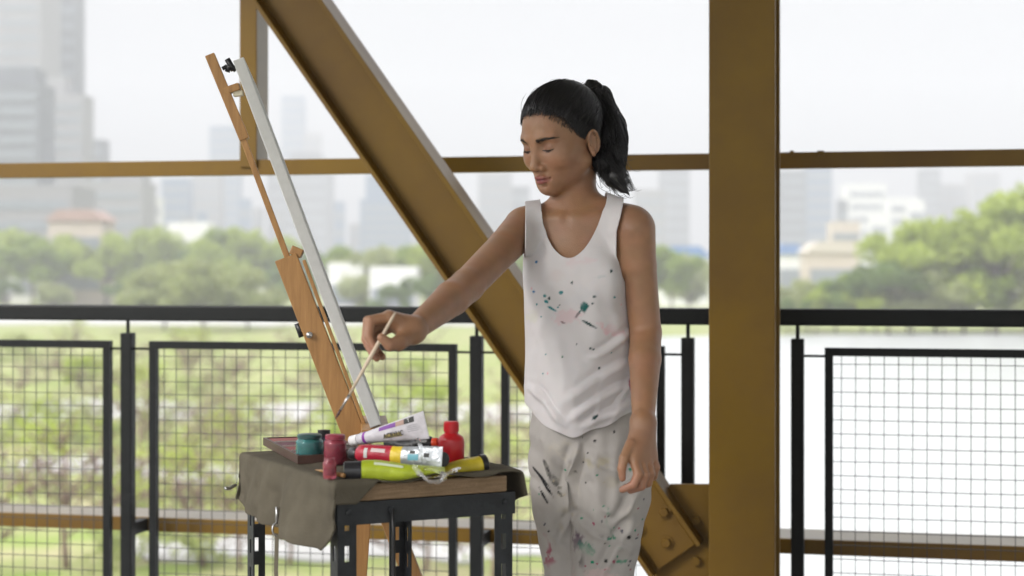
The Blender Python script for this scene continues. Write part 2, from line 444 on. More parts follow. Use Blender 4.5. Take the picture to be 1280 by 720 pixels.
# railing
f = bridge('bridge_railing', label='black metal railing with mesh panels running across the bridge behind the woman and easel', cat='railing')
HRZ = 1.10
MB().box((0, 0, HRZ), (16, .05, .05), bev=.006).build('handrail', M['black'], f)
posts = [on(px, 400, 0)[0] for px in (-277, 160, 596, 860, 997, 1433)]
for s in posts:
    MB().box((s, 0, .518), (.038, .038, 1.036), bev=.003).build('post', M['black'], f)
    MB().tube([(s, 0, 1.03), (s, 0, 1.078)], .006, 8).build('pin', M['black'], f)
cell = .041
for a_, b_ in ((-250, 139), (188, 571), (627, 831), (1031, 1410)):
    x0, x1 = on(a_, 400, 0)[0], on(b_, 400, 0)[0]; zt, zb = 1.01, .08; t = .024
    fr = MB()
    fr.box(((x0 + x1) / 2, 0, zt - t / 2), (x1 - x0, .024, t)).box(((x0 + x1) / 2, 0, zb + t / 2), (x1 - x0, .024, t))
    fr.box((x0 + t / 2, 0, (zt + zb) / 2), (t, .0238, zt - zb - 2 * t)).box((x1 - t / 2, 0, (zt + zb) / 2), (t, .0238, zt - zb - 2 * t))
    fo = fr.build('mesh_panel', M['black'], f)
    wm = MB(); r_ = .0015
    x = x0 + t + cell * .6
    while x < x1 - t:
        wm.tube([(x, -.002, zb + t), (x + random.uniform(-.002, .002), -.002, (zb + zt) / 2), (x, -.002, zt - t)], r_, 4); x += cell
    z = zt - t - cell * .6
    while z > zb + t:
        wm.tube([(x0 + t, .002, z), ((x0 + x1) / 2, .002, z + random.uniform(-.002, .002)), (x1 - t, .002, z)], r_, 4); z -= cell
    wo = wm.build('wire_mesh', M['wire'], fo)
    for s in (x0, x1):
        q = min(posts, key=lambda p: abs(p - s))
        for zz in (.985, .16):
            MB().tube([(s, 0, zz), (q, 0, zz)], .004, 6).build('link_rod', M['black'], fo)
for s in posts[1:3] + posts[3:5]:
    MB().box((s, .075, zlb + .0), (.03, .11, .04)).build('bracket', M['black'], f)

# ------------------------------------------------------------------ the woman
exec_body = True
TY = R(20)                                        # the chest turns this much to her right
Rz = np.array([[math.cos(TY), -math.sin(TY), 0], [math.sin(TY), math.cos(TY), 0], [0, 0, 1]])  # world -> torso axes
HS = .92; yaw = R(45); pit = R(19); roll = R(3)
fw0 = Vector((-math.sin(yaw), -math.cos(yaw), 0)); up0 = Vector((0, 0, 1)); lf0 = up0.cross(fw0)
fw = fw0 * math.cos(pit) - up0 * math.sin(pit); up = fw0 * math.sin(pit) + up0 * math.cos(pit); lf = lf0
HM = np.array([lf, fw, up])                        # world -> head axes (rows)
H0 = W(684, 185, 3.36) - HM.T @ (np.array([.031, .08, 0]) * HS)
def hw(p): return H0 + HM.T @ (np.array(p) * HS)
def hE(c_, r_, k=.012, op='+', rot=None):
    Mh = HM if rot is None else np.array(rot) @ HM
    return Ell(hw(c_), np.array(r_) * HS, Mh, k * HS, op)
def hC(a_, b_, ra, rb, k=.012, op='+'): return Cone(hw(a_), hw(b_), ra * HS, rb * HS, k * HS, op)
skull = [hE((0, -.014, .034), (.073, .094, .080), .02), hE((0, .022, -.012), (.062, .066, .088), .03)]
def rx(a_): c_, s_ = math.cos(a_), math.sin(a_); return [[1, 0, 0], [0, c_, s_], [0, -s_, c_]]
face = []
for sx in (1, -1):
    face += [hE((.036 * sx, .048, -.028), (.028, .03, .026), .022),
             hC((.054 * sx, .004, -.052), (.013 * sx, .064, -.086), .017, .015, .025),
             hC((.016 * sx, .083, .021), (.042 * sx, .068, .021), .006, .006, .016)]
face += [hE((0, .069, -.088), (.019, .017, .015), .018), hE((0, .071, -.066), (.027, .0165, .022), .018)]
for sx in (1, -1):
    face += [hE((.031 * sx, .088, .003), (.018, .0132, .012), .010, '-'),
             hE((.031 * sx, .0655, -.001), (.0150, .0150, .0130), .003)]
face += [hC((0, .082, .012), (0, .0985, -.034), .006, .0095, .010), hE((0, .1, -.037), (.0105, .010, .009), .005),
         hE((.0125, .090, -.041), (.0075, .0095, .0075), .005), hE((-.0125, .090, -.041), (.0075, .0095, .0075), .005),
         hE((.006, .094, -.0475), (.0035, .005, .003), .003, '-'), hE((-.006, .094, -.0475), (.0035, .005, .003), .003, '-'),
         hE((.006, .0905, -.0615), (.0105, .0070, .0050), .003), hE((-.006, .0905, -.0615), (.0105, .0070, .0050), .003), hE((0, .084, -.0628), (.0205, .0075, .0036), .004),
         hE((0, .0885, -.0722), (.0135, .0080, .0060), .003), hE((0, .0825, -.0705), (.0185, .0075, .004), .004),
         hE((0, .0965, -.0668), (.021, .0085, .0007), .0018, '-'), hE((0, .088, -.0795), (.013, .006, .0035), .006, '-'),
         hE((.0215, .081, -.0672), (.0018, .0025, .0015), .005, '-'), hE((-.0215, .081, -.0672), (.0022, .004, .002), .004, '-'), hE((0, .0945, -.0535), (.0022, .004, .006), .004, '-')]
ears = []
for sx in (1, -1):
    t_ = R(14)
    rim = []
    for i in range(10):
        an = R(-60 + i * 30) if False else R(-75 + i * 31)
        yy, zz = -.016 - .0155 * math.cos(an - R(90)) * 0 , 0
    pts = []
    for i in range(11):                     # the helix runs from above the ear hole round the back to the lobe
        an = R(55 - i * 27)
        y_ = -.0155 * -math.cos(an); z_ = .029 * math.sin(an)
        pts.append((sx * (.079 + .007 * (1 if 2 < i < 9 else .3)), -.014 + y_ * 1.0 * (1), -.008 + z_))
    # back of the ear is towards -y
    pts = [(p[0], -.014 - (p[1] + .014) * -1 if False else p[1], p[2]) for p in pts]
    ears.append(hE((sx * .075, -.014, -.018), (.007, .0145, .0255), .006))
    for i in range(10):
        an0, an1 = R(20 + i * 24), R(20 + (i + 1) * 24)
        q0 = (sx * (.077 + .006 * math.sin(an0 * .7)), -.014 + .0150 * math.cos(an0), -.016 + .025 * math.sin(an0) )
        q1 = (sx * (.077 + .006 * math.sin(an1 * .7)), -.014 + .0150 * math.cos(an1), -.016 + .025 * math.sin(an1) )
        ears.append(hC(q0, q1, .0032, .0032, .002))
    ears.append(hE((sx * .0795, -.006, -.040), (.004, .006, .0075), .004))
    ears.append(hE((sx * .085, -.0115, -.014), (.0075, .0085, .016), .003, '-')); ears.append(hC((sx * .079, -.020, -.006), (sx * .080, -.018, -.026), .0022, .0022, .003)); ears.append(hE((sx * .0835, -.006, -.020), (.008, .004, .006), .002, '-'))
Sr = W(654, 285, 3.43); Sl = W(794, 287, 3.37); El = W(807, 416, 3.385); Wl = W(804, 529, 3.25)
Er = W(584, 357, 3.20); Wr = W(516, 413, 3.00)
Nb = W(716, 262, 3.445)
torso = [
    Ell(W(722, 335, 3.44), (.100, .078, .125), Rz, .03),
    Ell(W(726, 430, 3.44), (.092, .066, .13), Rz, .04),
    Ell(W(736, 535, 3.45), (.098, .07, .10), Rz, .04),
    Cone(W(668, 286, 3.45), W(780, 283, 3.40), .034, .034, .035),
    Cone(W(703, 263, 3.455), W(660, 281, 3.45), .030, .022, .03),
    Cone(W(738, 258, 3.44), W(790, 275, 3.39), .030, .022, .03),
    Ell(W(692, 352, 3.388), (.042, .03, .045), Rz, .035), Ell(W(745, 352, 3.368), (.042, .03, .045), Rz, .035),
    Cone(Nb, hw((0, -.040, -.045)), .045, .040, .02),
    Cone(W(700, 274, 3.398), W(665, 273, 3.428), .006, .005, .02), Cone(W(720, 274, 3.389), W(775, 268, 3.385), .006, .005, .02),
]
def arm(S, E, Wp, r):
    mid_ = E + (Wp - E) * .3
    return [Cone(S, S + (E - S) * .35, r[0], r[1], .03), Cone(S + (E - S) * .35, E, r[1], r[2], .005),
            Cone(E, mid_, r[2], r[3], .007), Cone(mid_, Wp, r[3], r[4], .005)]
arms = arm(Sr, Er, Wr, (.040, .034, .0315, .0325, .0205)) + arm(Sl, El, Wl, (.040, .0345, .031, .0315, .0210))
def finger(pts, rs):
    P3 = [W(*p) for p in pts]; return [Cone(P3[i], P3[i + 1], rs[i], rs[i + 1], .0022) for i in range(len(P3) - 1)]
def palm(Wp, mcps, r0, r1, ths):
    return [Cone(Wp, W(*m_), r0, r1, .012) for m_ in mcps] + ths
FR = (.0098, .0088, .0078, .0066)
rf = [((488, 397, 2.975), (463, 401, 2.962), (461, 421, 2.952), (469, 437, 2.946)),
      ((486, 396, 2.993), (460, 401, 2.985), (457, 424, 2.975), (467, 445, 2.963)),
      ((488, 400, 3.010), (464, 411, 3.008), (460, 430, 2.996), (471, 448, 2.985)),
      ((492, 407, 3.025), (472, 418, 3.025), (468, 435, 3.012), (478, 446, 3.0))]
rh = palm(Wr, [q[0] for q in rf], .019, .0125, [Cone(W(512, 418, 2.985), W(498, 429, 2.958), .016, .014, .012)])
for q in rf: rh += finger(q, FR)
rh += finger(((500, 428, 2.958), (487, 431, 2.942), (477, 422, 2.936)), (.0125, .0105, .008))
lfg = [((792, 573, 3.205), (798, 592, 3.187), (792, 606, 3.185), (778, 612, 3.192)),
       ((800, 576, 3.212), (806, 594, 3.196), (802, 608, 3.197), (788, 613, 3.205)),
       ((808, 575, 3.224), (813, 592, 3.210), (810, 604, 3.212), (798, 609, 3.222)),
       ((814, 570, 3.239), (819, 584, 3.229), (817, 595, 3.23), (808, 601, 3.238))]
lh = palm(Wl, [q[0] for q in lfg], .0195, .0130, [Cone(W(797, 540, 3.24), W(788, 560, 3.213), .013, .012, .010)])
for q in lfg: lh += finger(q, (.0105, .0092, .008, .0068))
lh += finger(((789, 556, 3.212), (780, 573, 3.196), (777, 586, 3.192), (778, 598, 3.192)), (.012, .0095, .0082, .0066))
LegA = [W(712, 560, 3.47), W(718, 830, 3.47), W(716, 1085, 3.52)]
LegB = [W(768, 560, 3.43), W(756, 830, 3.40), W(764, 1100, 3.43)]
legs = []
for q in (LegA, LegB):
    legs += [Cone(q[0], q[1], .044, .036, .02), Cone(q[1], q[2], .052, .032, .02),
             Cone(q[2] * [1, 1, 0] + [0, 0, .045], q[2] * [1, 1, 0] + [-.045, -.15, .03], .036, .026, .02)]

hstep = .0024
zs = np.concatenate([np.arange(-.02, .60, .012), np.arange(.60, 1.66, hstep)])
G = Grid(np.arange(-.30, .36, hstep), np.arange(2.90, 3.64, hstep), zs)
G.add(torso); torsoF = G.F.copy()
G.add(legs); G.add(arms); fullF = G.F.copy(); G.add(rh); G.add(lh); G.add(skull); G.add(face); G.add(ears)
V, Q = G.mesh(smooth=1)
Lc = (V - H0) @ HM.T / HS                          # head coordinates of every vertex
base = np.array([.32, .168, .094]); colr = np.tile(base, (len(V), 1))
colr *= (1 + .09 * vnoise(V, 22, 3) + .06 * vnoise(V, 90, 4))[:, None]; colr[:, 0] *= 1 + .05 * vnoise(V, 40, 14); colr[:, 2] *= 1 + .10 * vnoise(V, 33, 15)
def blend(mask, c_):
    global colr
    mask = np.clip(mask, 0, 1)[:, None]; colr = colr * (1 - mask) + np.array(c_) * mask
inh = (V[:, 2] > 1.3)
lipm = np.exp(-((Lc[:, 0] / .020) ** 4)) * np.exp(-(((Lc[:, 2] + .0668) / (.0100 - .16 * np.abs(Lc[:, 0]).clip(0, .03))) ** 6)) * (Lc[:, 1] > .06) * inh
blend(lipm * .9, (.27, .07, .075))
blend(np.exp(-(Lc[:, 0] / .017) ** 4 - ((Lc[:, 2] + .0668) / .0014) ** 2) * (Lc[:, 1] > .06) * inh * .75, (.10, .03, .03))
_t = (np.abs(Lc[:, 0]) - .0185) / .025; _up = -.0046 - .0010 * np.sin(np.clip(_t, 0, 1) * math.pi); _lo = -.0046 - .0052 * np.sin(np.clip(_t, 0, 1) * math.pi) ** .7
_slit = np.clip(np.minimum(_up + .0004 - Lc[:, 2], Lc[:, 2] - _lo) / .0008 + .5, 0, 1) * (_t > 0) * (_t < 1) * (Lc[:, 1] > .04) * inh
blend(_slit, (.10, .075, .065)); blend(_slit * np.clip((.0072 - np.abs(np.abs(Lc[:, 0]) - .030)) / .0015, 0, 1), (.02, .012, .01))
blend(np.exp(-((np.abs(Lc[:, 0]) - .031) / .014) ** 4 - ((Lc[:, 2] - .004) / .006) ** 2) * (Lc[:, 1] > .05) * inh * .30, (.20, .09, .06))  # shade of the lid crease and socket painted into the skin
blend(np.exp(-((np.abs(Lc[:, 0]) - .006) / .0035) ** 2 - ((Lc[:, 2] + .0475) / .0025) ** 2) * (Lc[:, 1] > .08) * inh * .8, (.08, .03, .025))
_th = np.interp(Lc[:, 1], [-.11, -.08, -.045, -.028, -.012, .0, .018, .034, .045, .058, .075, .09], [-.075, -.075, -.05, -.03, .010, -.004, .008, .030, .053, .068, .078, .082])
blend(np.clip((Lc[:, 2] - _th + .003 + .006 * vnoise(V, 160, 55)) / .010, 0, 1) * inh * ~((np.abs(Lc[:, 0]) > .066) & (Lc[:, 1] > -.034) & (Lc[:, 1] < .006) & (Lc[:, 2] < .024)) * .93, (.02, .014, .012))
chk = np.exp(-((np.abs(Lc[:, 0]) - .04) / .02) ** 2 - ((Lc[:, 2] + .03) / .02) ** 2) * (Lc[:, 1] > .02) * inh
blend(chk * .25, (.44, .18, .13))
blend(np.exp(-(((np.abs(Lc[:, 0]) - .031) / .016) ** 4) - ((Lc[:, 2] - .002) / .009) ** 4) * (Lc[:, 1] > .05) * inh * .35, (.25, .12, .085))
for T in (W(462, 441, 2.96), W(784, 606, 3.2)):    # redder finger ends and knuckles
    dd = np.linalg.norm(V - T, axis=1); blend(np.exp(-(dd / .035) ** 2) * .5, (.40, .17, .125))
# scalp under the hair is dark, so no skin shows between strands
PW = W(738, 560, 3.44); PW[2] = 0
person = empty('person', tuple(PW), label='woman with black ponytail, paint-spattered white tank top and pale trousers, holding a brush', cat='person')
body = npmesh('body', V, Q, M['skin'], person, colr, PW)

# --- tank top
def curve_x(pts, z, by='y'):
    p = np.array(pts, float); return np.interp(z, p[:, 0], p[:, 1])
Gs = Grid(G.ax[0], G.ax[1], G.ax[2]); Gs.F = torsoF - .005
Gs.add([Ell(W(722, 372, 3.44), (.103, .083, .13), Rz, .03), Cone(W(722, 380, 3.44), W(728, 560, 3.44), .1, .1, .03)])
# flatten the tube front to back
x0, x1 = np.searchsorted(Gs.ax[0], [-.05, .32]); y0, y1 = np.searchsorted(Gs.ax[1], [3.2, 3.64]); z0_, z1_ = np.searchsorted(Gs.ax[2], [.8, 1.42])
G2 = Grid(Gs.ax[0][x0:x1], Gs.ax[1][y0:y1], Gs.ax[2][z0_:z1_])
py_ = HOR + (EYE - G2.ax[2]) * FPX / 3.43; wz = np.clip((335 - py_) / 17, 0, 1)[None, None, :]
G2.F = (torsoF[x0:x1, y0:y1, z0_:z1_] * (1 - wz) + fullF[x0:x1, y0:y1, z0_:z1_] * wz - .0045).astype(np.float32)
prim = []
prof = [(292, 722, .072), (312, 721, .092), (332, 721, .1), (360, 722, .103), (400, 723, .105), (440, 724, .106), (480, 727, .110), (512, 729, .112), (545, 731, .108), (575, 732, .09)]
for i in range(len(prof) - 1):
    pass
class Tube:
    k = .02; op = '+'
    def bounds(s): return np.array([-1, 0, W(0, 580, 3.44)[2]]), np.array([1, 9, W(0, 293, 3.44)[2]])
    def d(s, X, Y, Z):
        py = HOR + (EYE - Z) * FPX / 3.44
        cx = np.interp(py, [p[0] for p in prof], [(p[1] - 640) * 3.44 / FPX for p in prof])
        hwid = np.interp(py, [p[0] for p in prof], [p[2] for p in prof])
        x, y = X - cx, Y - 3.438
        u = Rz[0, 0] * x + Rz[0, 1] * y; v_ = Rz[1, 0] * x + Rz[1, 1] * y
        rr = np.sqrt((u / hwid) ** 2 + (v_ / (hwid * .84)) ** 2)
        return (rr - 1) * hwid * .9 + 0 * Z
G2.add([Tube()])
Vs, Qs = G2.mesh(smooth=2)
def topx(Vx): return 640 + Vx[:, 0] * FPX / 3.42, HOR + (EYE - Vx[:, 2]) * FPX / 3.42
def hint(x, xp, yp):
    """smooth curve through the points"""
    xp = np.array(xp, float); yp = np.array(yp, float); m_ = np.gradient(yp, xp)
    i = np.clip(np.searchsorted(xp, x) - 1, 0, len(xp) - 2); h = xp[i + 1] - xp[i]; t = np.clip((x - xp[i]) / h, 0, 1)
    return (2 * t ** 3 - 3 * t ** 2 + 1) * yp[i] + (t ** 3 - 2 * t ** 2 + t) * h * m_[i] + (-2 * t ** 3 + 3 * t ** 2) * yp[i + 1] + (t ** 3 - t ** 2) * h * m_[i + 1]
NK = ([668, 675, 677, 682, 688, 697, 710, 722, 733, 742, 751, 759, 766], [120, 240, 268, 290, 305, 317, 323, 318, 306, 290, 268, 240, 150])
def shirt_g(Vx):
    X_, Y_ = topx(Vx); front = Vx[:, 1] < (3.44 - (Vx[:, 0] - .13) * .33)
    # neckline
    yn = hint(X_, [668, 675, 677, 682, 688, 697, 710, 722, 733, 742, 751, 759, 766], [120, 240, 268, 290, 305, 317, 323, 318, 306, 290, 268, 240, 150])
    slope = (hint(X_ + .5, *NK) - hint(X_ - .5, *NK))
    inn = (yn - Y_) / np.sqrt(1 + slope ** 2)
    inn = np.where(front, inn, np.where(Y_ < 282, np.minimum(X_ - 676, 757 - X_), -np.abs(282 - Y_) - .1))
    ol = np.interp(Y_, [230, 300, 340, 352], [657, 656, 655, 640]); orr = np.interp(Y_, [230, 248, 290, 320, 345, 366, 380], [782, 779, 768, 768, 774, 784, 840])
    outl = np.maximum(ol - X_, X_ - orr)
    hem = hint(X_, [650, 663, 685, 711, 740, 772, 792, 805], [498, 511, 531, 541, 533, 519, 508, 495]) + 1.5 * np.sin(X_ * .16) - np.where(front, 0, 8)
    hm = Y_ - hem
    return np.maximum(np.maximum(inn, outl), hm) * .0016
Ns = vnormals(Vs, Qs)
_, PY = topx(Vs); PX = 640 + Vs[:, 0] * FPX / 3.42
low = np.clip((PY - 330) / 170, 0, 1)
def fold(Px, Py, x0, y0, x1, y1, wd, amp, fade=.25):
    """a crease from one spot to another, in picture-sized units on the cloth"""
    dx, dy = x1 - x0, y1 - y0; L_ = math.hypot(dx, dy); t = ((Px - x0) * dx + (Py - y0) * dy) / L_ / L_
    dd = ((Px - x0) * -dy + (Py - y0) * dx) / L_ + 3 * np.sin(t * 5 + x0)
    env = np.clip(t / fade, 0, 1) * np.clip((1 - t) / fade, 0, 1)
    return amp * env * np.exp(-(dd / wd) ** 2)
warp = vnoise(Vs, 9, 11)
disp = .0025 * low * np.sin(PX * .085 + PY * .02 + warp * 2.2) + .0016 * vnoise(Vs * [1, 1, .45], 45, 12) * (.3 + low) + .004 * low * vnoise(Vs, 14, 13)
for a_ in ((794, 445, 700, 500, 6, .006), (794, 472, 705, 522, 5, .006), (792, 492, 722, 536, 5, .006), (790, 415, 728, 448, 5, .005), (702, 400, 700, 522, 7, .004), (735, 330, 742, 460, 8, .004),
           (660, 482, 712, 528, 4, .005), (663, 360, 690, 470, 7, .003), (756, 300, 772, 430, 7, .004), (684, 330, 676, 430, 6, .004), (668, 420, 676, 505, 4, .004), (793, 455, 760, 530, 4, .004), (720, 460, 716, 535, 5, .003), (752, 470, 735, 530, 4, .004)):
    disp = disp + 1.35 * fold(PX, PY, *a_) - fold(PX, PY + 9, *a_) * .8
Vs = Vs + Ns * (disp + .002)[:, None]
Vs, Ts = clip(Vs, Qs, shirt_g(Vs))

Gu = Grid(G2.ax[0], G2.ax[1], G2.ax[2]); Gu.F = torsoF[x0:x1, y0:y1, z0_:z1_] - .0018  # dark patch laid inside the armhole next to her left arm
Vu, Qu = Gu.mesh(smooth=1); ux, uy = topx(Vu)
Vu, Tu = clip(Vu, Qu, np.maximum.reduce([314 + (782 - ux) * .3 - uy, uy - 372, 763 - ux]) * .0016)
npmesh('dark_armhole_patch', Vu, Tu, material('dark_armhole', (.012, .013, .018), .9), person, None, PW)

def stains(Vx, base, spots, seed, centre_y):
    """paint marks: spots are (px, py, half width, half height, angle, colour, solidity)"""
    X_ = 640 + Vx[:, 0] * FPX / 3.40; Y_ = HOR + (EYE - Vx[:, 2]) * FPX / 3.40
    c_ = np.tile(np.array(base), (len(Vx), 1)); c_ *= (1 + .035 * vnoise(Vx, 20, seed) + .025 * vnoise(Vx, 70, seed + 1))[:, None]
    front = Vx[:, 1] < centre_y
    n1 = vnoise(Vx, 120, seed + 2) * .5 + vnoise(Vx, 260, seed + 3) * .5; n2 = vnoise(Vx, 45, seed + 4)
    for (x, y, a_, b_, an, cc, so) in spots:
        if max(a_, b_) > 4: a_, b_ = max(a_, 1.9), max(b_, 1.9)
        ca, sa = math.cos(R(an)), math.sin(R(an)); dx, dy = X_ - x, Y_ - y
        u = (dx * ca + dy * sa) / a_; v_ = (-dx * sa + dy * ca) / b_
        r = np.sqrt(u * u + v_ * v_)
        m_ = np.clip((1 - r + n1 * (.9 if so < 1 else .35)) * 3, 0, 1) * (np.abs(r) < 2) * front
        if so < 1: m_ = m_ * np.clip(.5 + n2 * 1.6, 0, 1)
        m_ = (m_ * min(1, so + .0))[:, None]; c_ = c_ * (1 - m_) + np.array(cc) * m_
    return c_
dk = (.02, .05, .05); teal = (.02, .2, .22); gr = (.02, .16, .09); blue = (.03, .16, .35); pink = (.68, .38, .42); tan = (.4, .34, .24)
rr_ = random.Random(5)
sp = [(729, 383, 6, 7, 20, (.02, .12, .11), 1), (722, 391, 7, 1.6, -55, (.02, .12, .11), 1), (735, 404, 13, 1.1, 30, dk, 1), (700, 365, 3, 2.5, 0, teal, 1),
      (671, 328, 2, 2, 0, blue, 1), (690, 385, 8, 1.3, 28, teal, 1), (683, 376, 3, 2, 40, teal, 1), (681, 369, 2, 2, 0, teal, 1), (686, 372, 1.6, 2.4, 0, dk, 1),
      (761, 339, 2, 2.4, 0, dk, 1), (741, 370, 2.4, 2, 0, dk, 1), (668, 364, 1.8, 1.8, 0, blue, 1), (714, 353, 1.6, 2, 0, dk, 1), (703, 402, 3, 1, 15, dk, 1),
      (747, 458, 1.8, 2.4, 0, dk, 1), (740, 435, 1.6, 1.6, 0, dk, 1), (742, 519, 5, 1.4, -40, dk, 1), (739, 378, 1.4, 1.6, 0, dk, 1), (697, 383, 1.5, 1.5, 0, teal, 1),
      (765, 412, 20, 9, 10, pink, .55), (710, 395, 22, 10, -10, pink, .35), (690, 345, 18, 8, 0, (.6, .5, .5), .3), (668, 395, 10, 8, 0, (.6, .6, .45), .3), (725, 330, 22, 8, 0, pink, .2),
      (787, 480, 3, 8, 0, (.3, .04, .1), 1), (790, 495, 2, 4, 0, (.3, .04, .1), 1), (748, 345, 8, 3, 0, (.35, .42, .44), .5), (720, 370, 26, 14, 0, (.55, .56, .6), .25)]
for _ in range(14): sp.append((rr_.uniform(664, 780), rr_.uniform(330, 470), rr_.uniform(.9, 1.5), rr_.uniform(.9, 1.6), 0, rr_.choice([dk, teal, gr, pink]), 1))
cs_ = stains(Vs, (.62, .59, .60), sp, 40, 3.46)
tt = npmesh('tank_top', Vs, Ts, M['shirt'], person, cs_, PW)
so = tt.modifiers.new('thickness', 'SOLIDIFY'); so.thickness = .0022; so.offset = 1
del Gs

# --- trousers
Gp = Grid(np.arange(-.05, .36, .003), np.arange(3.2, 3.72, .003), np.concatenate([np.arange(.02, .60, .01), np.arange(.60, 1.02, .003)]))
Gp.add([Ell(W(735, 540, 3.45), (.118, .092, .10), Rz, .03), Ell(W(736, 500, 3.45), (.112, .085, .07), Rz, .03)])
pa = [((700, 575), .064), ((703, 640), .058), ((712, 720), .050), ((716, 830), .055), ((722, 1095), .06)]
pb = [((763, 570), .083), ((764, 620), .079), ((757, 680), .066), ((752, 725), .060), ((755, 830), .062), ((764, 1105), .065)]
for pts, Yd in ((pa, 3.475), (pb, 3.42)):
    for i in range(len(pts) - 1):
        Gp.add([Cone(W(*pts[i][0], Yd), W(*pts[i + 1][0], Yd), pts[i][1], pts[i + 1][1], .007)])
Vp, Qp = Gp.mesh(smooth=2); Np = vnormals(Vp, Qp)
PXp = 640 + Vp[:, 0] * FPX / 3.42; PYp = HOR + (EYE - Vp[:, 2]) * FPX / 3.42
disp = .003 * vnoise(Vp * [1, 1, .4], 28, 21) + .003 * vnoise(Vp, 13, 22) + .0012 * vnoise(Vp * [1, 1, .6], 75, 23)
for a_ in ((672, 520, 690, 640, 7, .006), (690, 530, 715, 640, 7, .005), (735, 540, 745, 720, 9, .006), (770, 530, 762, 640, 8, .006), (788, 560, 780, 690, 8, .006),
           (725, 560, 800, 590, 7, .005), (665, 600, 712, 660, 6, .006), (720, 640, 790, 690, 6, .006), (690, 690, 720, 640, 6, .006), (795, 640, 740, 720, 6, .006), (720, 555, 700, 620, 5, .005), (724, 548, 716, 660, 3, -.006), (812, 560, 770, 610, 5, .005), (808, 600, 760, 650, 5, .005), (676, 640, 712, 700, 5, .005), (730, 600, 770, 640, 5, .004)):
    disp = disp + 1.7 * fold(PXp, PYp, *a_) - 1.2 * fold(PXp + 4, PYp + 8, *a_)
Vp = Vp + Np * disp[:, None]
gp = np.maximum(.03 - Vp[:, 2], Vp[:, 2] - W(0, 492, 3.42)[2])
Vp, Tp = clip(Vp, Qp, gp)
bk = (.015, .015, .02); gn = (.01, .22, .12); mg = (.3, .05, .1)
sp = [(684, 587, 3, 14, -18, bk, 1), (692, 600, 5, 16, -35, (.06, .06, .06), .8), (676, 598, 18, 2, 48, bk, 1), (683, 610, 16, 1.8, 55, bk, 1), (680, 622, 13, 1.4, 60, bk, 1), (700, 618, 6, 1.5, 50, bk, 1),
      (719, 588, 3, 2, 0, bk, 1), (766, 537, 2, 2, 0, bk, 1), (742, 548, 2, 2, 0, bk, 1), (752, 529, 4, 1, -20, bk, 1),
      (756, 645, 3, 16, 8, gn, .9), (760, 660, 7, 4, 50, gn, .9), (732, 682, 11, 8, 40, gn, .8), (730, 684, 16, 4, 50, (.1, .4, .25), .8), (775, 681, 10, 4, 25, gn, .9), (784, 667, 3, 3, 0, bk, 1),
      (753, 628, 1.5, 1.5, 0, gn, 1), (757, 661, 8, 5, 0, bk, .7), (783, 683, 7, 4, 30, bk, .8), (722, 660, 4, 10, 0, bk, .7), (722, 675, 8, 14, 0, (.1, .05, .1), .7), (776, 698, 7, 3, 0, gn, .8),
      (684, 685, 5, 16, -18, mg, .8), (690, 708, 8, 10, 0, mg, .7), (707, 712, 5, 6, 0, bk, .8), (740, 698, 2, 2, 0, gn, 1), (728, 700, 5, 14, 0, bk, .7), (700, 668, 9, 10, 0, (.42, .36, .24), .5),
      (745, 572, 18, 10, 0, (.45, .4, .26), .5), (760, 597, 14, 8, 0, (.4, .36, .28), .45), (705, 560, 18, 14, 0, (.5, .45, .36), .4), (715, 600, 20, 20, 0, (.45, .42, .36), .3), (690, 570, 18, 30, 0, (.5, .47, .42), .35),
      (745, 715, 30, 10, 0, (.6, .42, .42), .5), (790, 640, 10, 20, 0, (.5, .46, .4), .4), (770, 560, 14, 8, 0, (.5, .46, .4), .4), (706, 630, 12, 14, 0, (.42, .38, .3), .45)]
for _ in range(34): sp.append((rr_.uniform(668, 808), rr_.uniform(535, 715), rr_.uniform(.8, 1.6), rr_.uniform(.8, 2.2), rr_.uniform(0, 90), rr_.choice([bk, bk, gn, mg, tan, (.05, .05, .08)]), 1))
for _ in range(18): sp.append((rr_.uniform(715, 800), rr_.uniform(650, 718), rr_.uniform(1, 3.0), rr_.uniform(.8, 2.6), rr_.uniform(0, 90), rr_.choice([bk, gn, gn, mg, (.05, .05, .08)]), 1))
cp_ = stains(Vp, (.41, .385, .365), sp, 60, 3.47)
tr = npmesh('trousers', Vp, Tp, M['trousers'], person, cp_, PW)
for q, dy in ((LegA[2], 0), (LegB[2], 0)):
    fx, fy = q[0] - .02, q[1] - .07
    s_ = MB()
    s_.tube([(fx + .03 - PW[0], fy + .1 - PW[1], .05), (fx + .02 - PW[0], fy + .05 - PW[1], .055), (fx - PW[0], fy - .02 - PW[1], .045), (fx - .02 - PW[0], fy - .09 - PW[1], .032), (fx - .03 - PW[0], fy - .13 - PW[1], .025)], [.035, .045, .043, .040, .022], 14)
    s_.build('shoe', M['shoe'], person, True)

# --- hair: a close cap combed back, and a high ponytail
def sd_list(prims, P):
    d_ = np.full(len(P), .08)
    for p in prims:
        q = p.d(P[:, 0], P[:, 1], P[:, 2]); d_ = smin(d_, q, p.k) if p.op == '+' else smax(d_, -q, p.k)
    return d_
PB = hw((0, -.098, .078))
tail_c = [np.array(PB)] + [W(*q) for q in ((737, 110, 3.50), (744, 116, 3.495), (752, 135, 3.48), (757, 158, 3.465), (760, 180, 3.45), (761, 201, 3.435), (769, 222, 3.42), (787, 245, 3.40))]
tail_r = [.015, .025, .027, .028, .036, .034, .031, .026, .009]
cap = [hE((0, -.016, .036), (.080, .101, .088), .02), hE((0, -.05, -.02), (.062, .055, .055), .03)]
gx = [np.arange(H0[i] - .19, H0[i] + .19, .0024) for i in range(3)]
Gh = Grid(*gx); Gh.add(cap); Vh, Qh = Gh.mesh(smooth=1)
